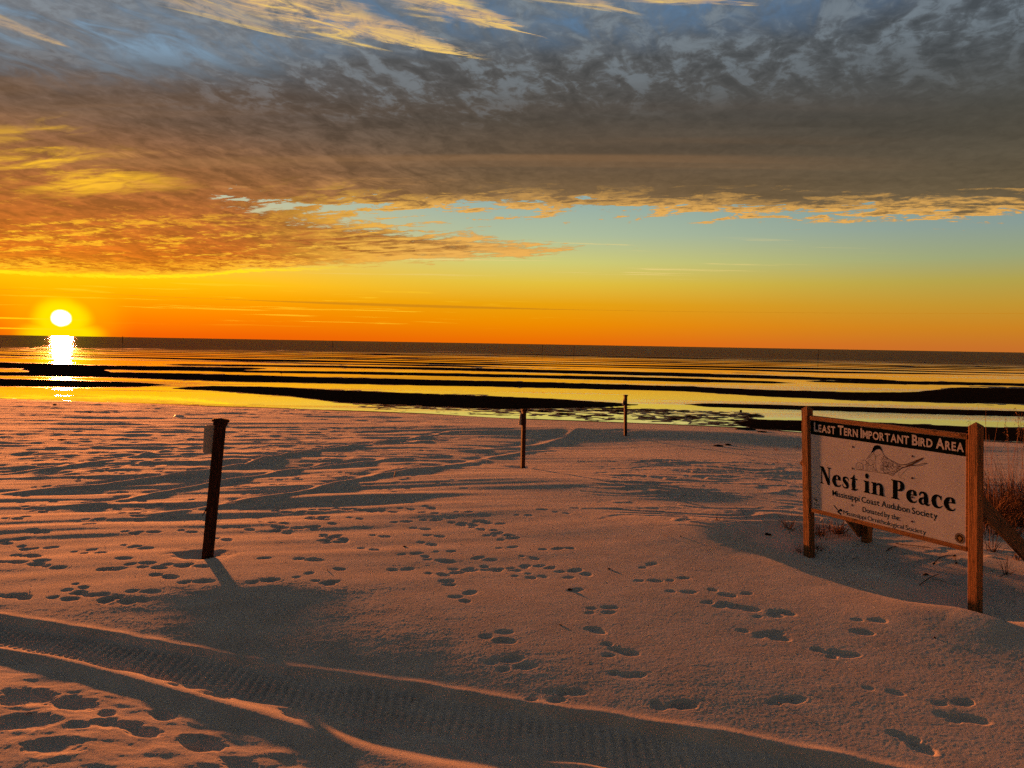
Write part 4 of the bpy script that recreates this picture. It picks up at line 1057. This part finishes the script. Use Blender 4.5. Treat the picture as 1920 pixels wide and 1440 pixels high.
# sea oats clumps behind the brace
GO = 'sea oats clumps right of the sign'
OATS = [(1862, 985, 150, .62, 'sea oats clump directly behind the right sign post'), (1893, 975, 170, .75, 'dense reddish sea oats clump above the brace'), (1918, 990, 170, .70, 'sea oats clump at the photo edge above the brace'),
        (1880, 1000, 120, .45, 'low tangled sea oats clump just above the brace timber'), (1950, 985, 170, .8, 'sea oats clump mostly outside the right edge'), (1905, 950, 90, .75, 'tall back sea oats clump with long bare stems'), (1858, 948, 50, .5, 'thin sea oats clump behind the top of the right post')]
for k, (px, py, n, L, lab) in enumerate(OATS):
    c = Vector(seat(px, py)); rr = random.Random(100 + k)
    root = empty('sea_oats', c, lab, 'sea oats', GO); L *= 1.3
    mb = MB()
    for i in range(int(n * 2.2)):
        a = rr.uniform(0, 2 * math.pi); r_ = abs(rr.gauss(0, .24)); p = (c.x + r_ * math.cos(a), c.y + r_ * math.sin(a)); z = gz(*p) - .02
        t = abs(rr.gauss(0, .42)); b_ = a + rr.gauss(0, .8); d = Vector((math.cos(b_) * t, math.sin(b_) * t, 1))
        mb.blade((p[0], p[1], z), d, L * rr.uniform(.35, 1.0), .0034 * rr.uniform(.5, 1.2), Vector((math.cos(b_), math.sin(b_), -.3)) * rr.uniform(.0, .5), 5, rr.uniform(0, .3))
    mb.build('leaves', m_grass, root)
    for i in range(2 if k != 5 else 5):
        a = rr.uniform(0, 2 * math.pi); p0 = c + Vector((math.cos(a) * .1, math.sin(a) * .1, -.02)); H = rr.uniform(1.25, 1.6); lx, ly = rr.uniform(-.25, .15), rr.uniform(-.1, .1)
        P = [p0 + Vector((lx * H * (t ** 1.6), ly * H * t, H * t)) for t in np.linspace(0, 1, 7)]
        m2 = MB(); m2.tube(P, [.0032 - .0003 * j for j in range(7)], 4); st = m2.build('stem', m_oat, root)
        if rr.random() < .6:
            m3 = MB()
            for j in range(14):
                q = P[-1] - Vector((0, 0, .02 * j)); m3.blade(q, (rr.uniform(-1, 1), rr.uniform(-1, 1), -.3), rr.uniform(.02, .045), .004, (0, 0, -.4), 2)
            m3.build('seed_head', m_seed, st)

# ------------------------------------------------------------------ things lying on the sand
m_dark = simple('dark_weed', (.012, .009, .008), .9, .1, .4, 40)
m_shell = simple('white_shell', (.62, .60, .56), .5, .4, .15, 40)
m_stone = simple('dark_stone', (.045, .035, .03), .9, .1, .4, 40)
def lump(px, py, rpx, label, mat, cat, name, sq=(1.5, 1, .6), seed=0):
    c = Vector(seat(px, py)); r_ = rpx / F * c.y; mb = MB(); mb.rock((c.x, c.y, c.z + r_ * .25), r_, sq, seed)
    if seed % 2: mb.rock((c.x + r_ * 1.3, c.y, c.z + r_ * .15), r_ * .6, sq, seed + 9)
    return tag(mb.build(name, mat, origin=c), label, cat)
lump(1067, 1106, 3.4, 'small dark stone sitting on a footprint edge in the middle foreground', m_stone, 'stone', 'stone', (1.1, 1, .9), 1)
lump(116, 826, 4.5, 'dark clump of seaweed on the orange sand at far left', m_dark, 'seaweed', 'seaweed_clump', (1.8, 1, .5), 3)
lump(97, 827, 3, 'smaller dark seaweed bit left of the big clump', m_dark, 'seaweed', 'seaweed_clump', (1.8, 1, .5), 2)
lump(168, 775, 3, 'dark lump on the upper beach right of the sun glare', m_dark, 'seaweed', 'seaweed_clump', (1.5, 1, .7), 4)
lump(103, 760, 3, 'dark lump at the water edge under the sun', m_dark, 'seaweed', 'seaweed_clump', (1.5, 1, .7), 6)
lump(335, 781, 4.5, 'bright white shell on the upper beach left of the leaning post', m_shell, 'shell', 'shell', (2.0, 1, .6), 5)
lump(1438, 1003, 4.5, 'dark curled weed on a little lit mound left of the sign', m_dark, 'seaweed', 'seaweed_clump', (1.3, 1, 1), 7)
lump(1347, 837, 5, 'dark weed scrap on the shaded sand right of the small post', m_dark, 'seaweed', 'seaweed_clump', (2, 1, .5), 8)
lump(1365, 835, 4, 'second weed scrap just right of the other', m_dark, 'seaweed', 'seaweed_clump', (2, 1, .5), 10)
lump(1396, 806, 8, 'low dark wrack heap at the end of the bright shallows', m_dark, 'seaweed', 'seaweed_clump', (2.6, 1, .4), 11)
lump(1428, 811, 5, 'small wrack scrap right of the wrack heap', m_dark, 'seaweed', 'seaweed_clump', (2.2, 1, .4), 12)
lump(1736, 1078, 3.5, 'half buried shell on the sand in front of the sign', m_stone, 'shell', 'shell', (1.6, 1, .8), 14)
lump(1728, 1079, 2, 'tiny white shell chip next to the half buried shell', m_shell, 'shell', 'shell', (1, 1, .8), 16)
lump(758, 1025, 3, 'dark chip on the lit sand right of the leaning post', m_dark, 'driftwood', 'wood_chip', (1.4, 1, .35), 18)
lump(1142, 1067, 3, 'dark chip at the tip of a footprint in the middle', m_dark, 'driftwood', 'wood_chip', (1.2, 1, .35), 20)
lump(1051, 1172, 2.5, 'tiny dark chip on the sand below the stone', m_dark, 'driftwood', 'wood_chip', (1.4, 1, .3), 22)
lump(1752, 1196, 2.5, 'tiny dark pebble on the pale slope below the sign', m_stone, 'stone', 'stone', (1, 1, .8), 24)
lump(1759, 1138, 2.2, 'small pebble on the sand left of the right post foot', m_stone, 'stone', 'stone', (1, 1, .8), 26)
lump(1276, 1006, 2.2, 'small pebble on the lit swell in the middle right', m_stone, 'stone', 'stone', (1, 1, .8), 28)
def twig(pts, rpx, label, cat='twig', name='twig', lift=.006):
    P = [Vector(seat(x, y)) for x, y in pts[:1] + pts[1:]]
    P = [Vector((p.x, p.y, gz(p.x, p.y) + lift + (0 if i in (0, len(P) - 1) else lift * 1.2))) for i, p in enumerate(P)]
    r_ = rpx * .75 / F * P[0].y / 2; mb = MB(); mb.tube(P, [r_ * (1 - .35 * i / max(1, len(P) - 1)) for i in range(len(P))], 6)
    return tag(mb.build(name, m_twig, origin=P[0]), label, cat)
twig([(1724, 1098), (1742, 1086), (1760, 1077)], 2.0, 'longest straight twig lying on the sand in front of the sign')
twig([(1746, 1087), (1758, 1089), (1774, 1093)], 1.2, 'thin twig crossing behind the long straight twig')
twig([(1750, 1058), (1762, 1047), (1778, 1043), (1790, 1046), (1793, 1056)], 2.2, 'curved dark stalk with knobbly ends under the right end of the sign')
twig([(1662, 1034), (1672, 1028), (1681, 1025)], 2.6, 'short thick dark stick below the bottom rail')
twig([(1598, 1049), (1604, 1048), (1609, 1046)], 1.6, 'tiny twig pair on the sand below the left half of the sign')
twig([(1680, 1020), (1700, 1024), (1722, 1026), (1745, 1028)], 2.0, 'long reddish stalk lying under the bottom rail')
twig([(1874, 1083), (1884, 1079), (1896, 1075)], 1.8, 'dark curved stalk on the sand at the photo edge')
twig([(49, 1341), (54, 1340), (60, 1341)], 2.2, 'short dark stick lying in the big footprint at lower left')
twig([(1458, 1319), (1462, 1322), (1466, 1324)], 2.0, 'little dark twig in a footprint near the bottom edge')
twig([(739, 896), (741, 890), (742, 885)], 2.4, 'stub of wood poking up by the old tyre ridge', lift=.02)
for px, py in ((1751, 1059), (1790, 1044), (1793, 1058)):
    c = Vector(seat(px, py)); mb = MB(); mb.rock((c.x, c.y, c.z + .012), .013, (1.2, 1, .9), px)
    tag(mb.build('seed_pod', m_dark, origin=c), {1751: 'small dark knob at the left end of the curved stalk', 1790: 'upper dark knob on the curved stalk', 1793: 'lowest dark knob of the curved stalk'}[px], 'seed pod')
# uncountable crumbs of wrack over the whole beach
mb = MB(); rr = random.Random(9); crumbs = []
for k in range(900):
    x = rr.uniform(-40, 1960); y = 770 + 640 * rr.random() ** 2.0
    if x > 900 and rr.random() < .7: y = rr.uniform(812, 1010); x = rr.uniform(1000, 1500)
    yl = np.interp(x, _sx, _sy) + 6
    if y < yl: continue
    p = seat(x, y) if y > 1000 else place(x, y); z = gz(p[0], p[1])
    r_ = rr.uniform(.35, 1.0) * (1.35 if rr.random() < .1 else 1) / F * p[1]
    r_ = min(r_, .018)
    q = [Vector((rr.uniform(-1, 1), rr.uniform(-1, 1), rr.uniform(-.2, 1))) * r_ for _ in range(4)]
    n0 = len(mb.v); mb.v += [tuple(Vector((p[0], p[1], z + r_ * .2)) + v * Vector((1.6, 1, .8)).x) for v in q]
    mb.f += [(n0, n0 + 1, n0 + 2), (n0, n0 + 2, n0 + 3), (n0, n0 + 3, n0 + 1), (n0 + 1, n0 + 3, n0 + 2)]
o = mb.build('beach_debris', m_dark); o['kind'] = 'stuff'; o['label'] = 'scattered crumbs of dark wrack over the sand'
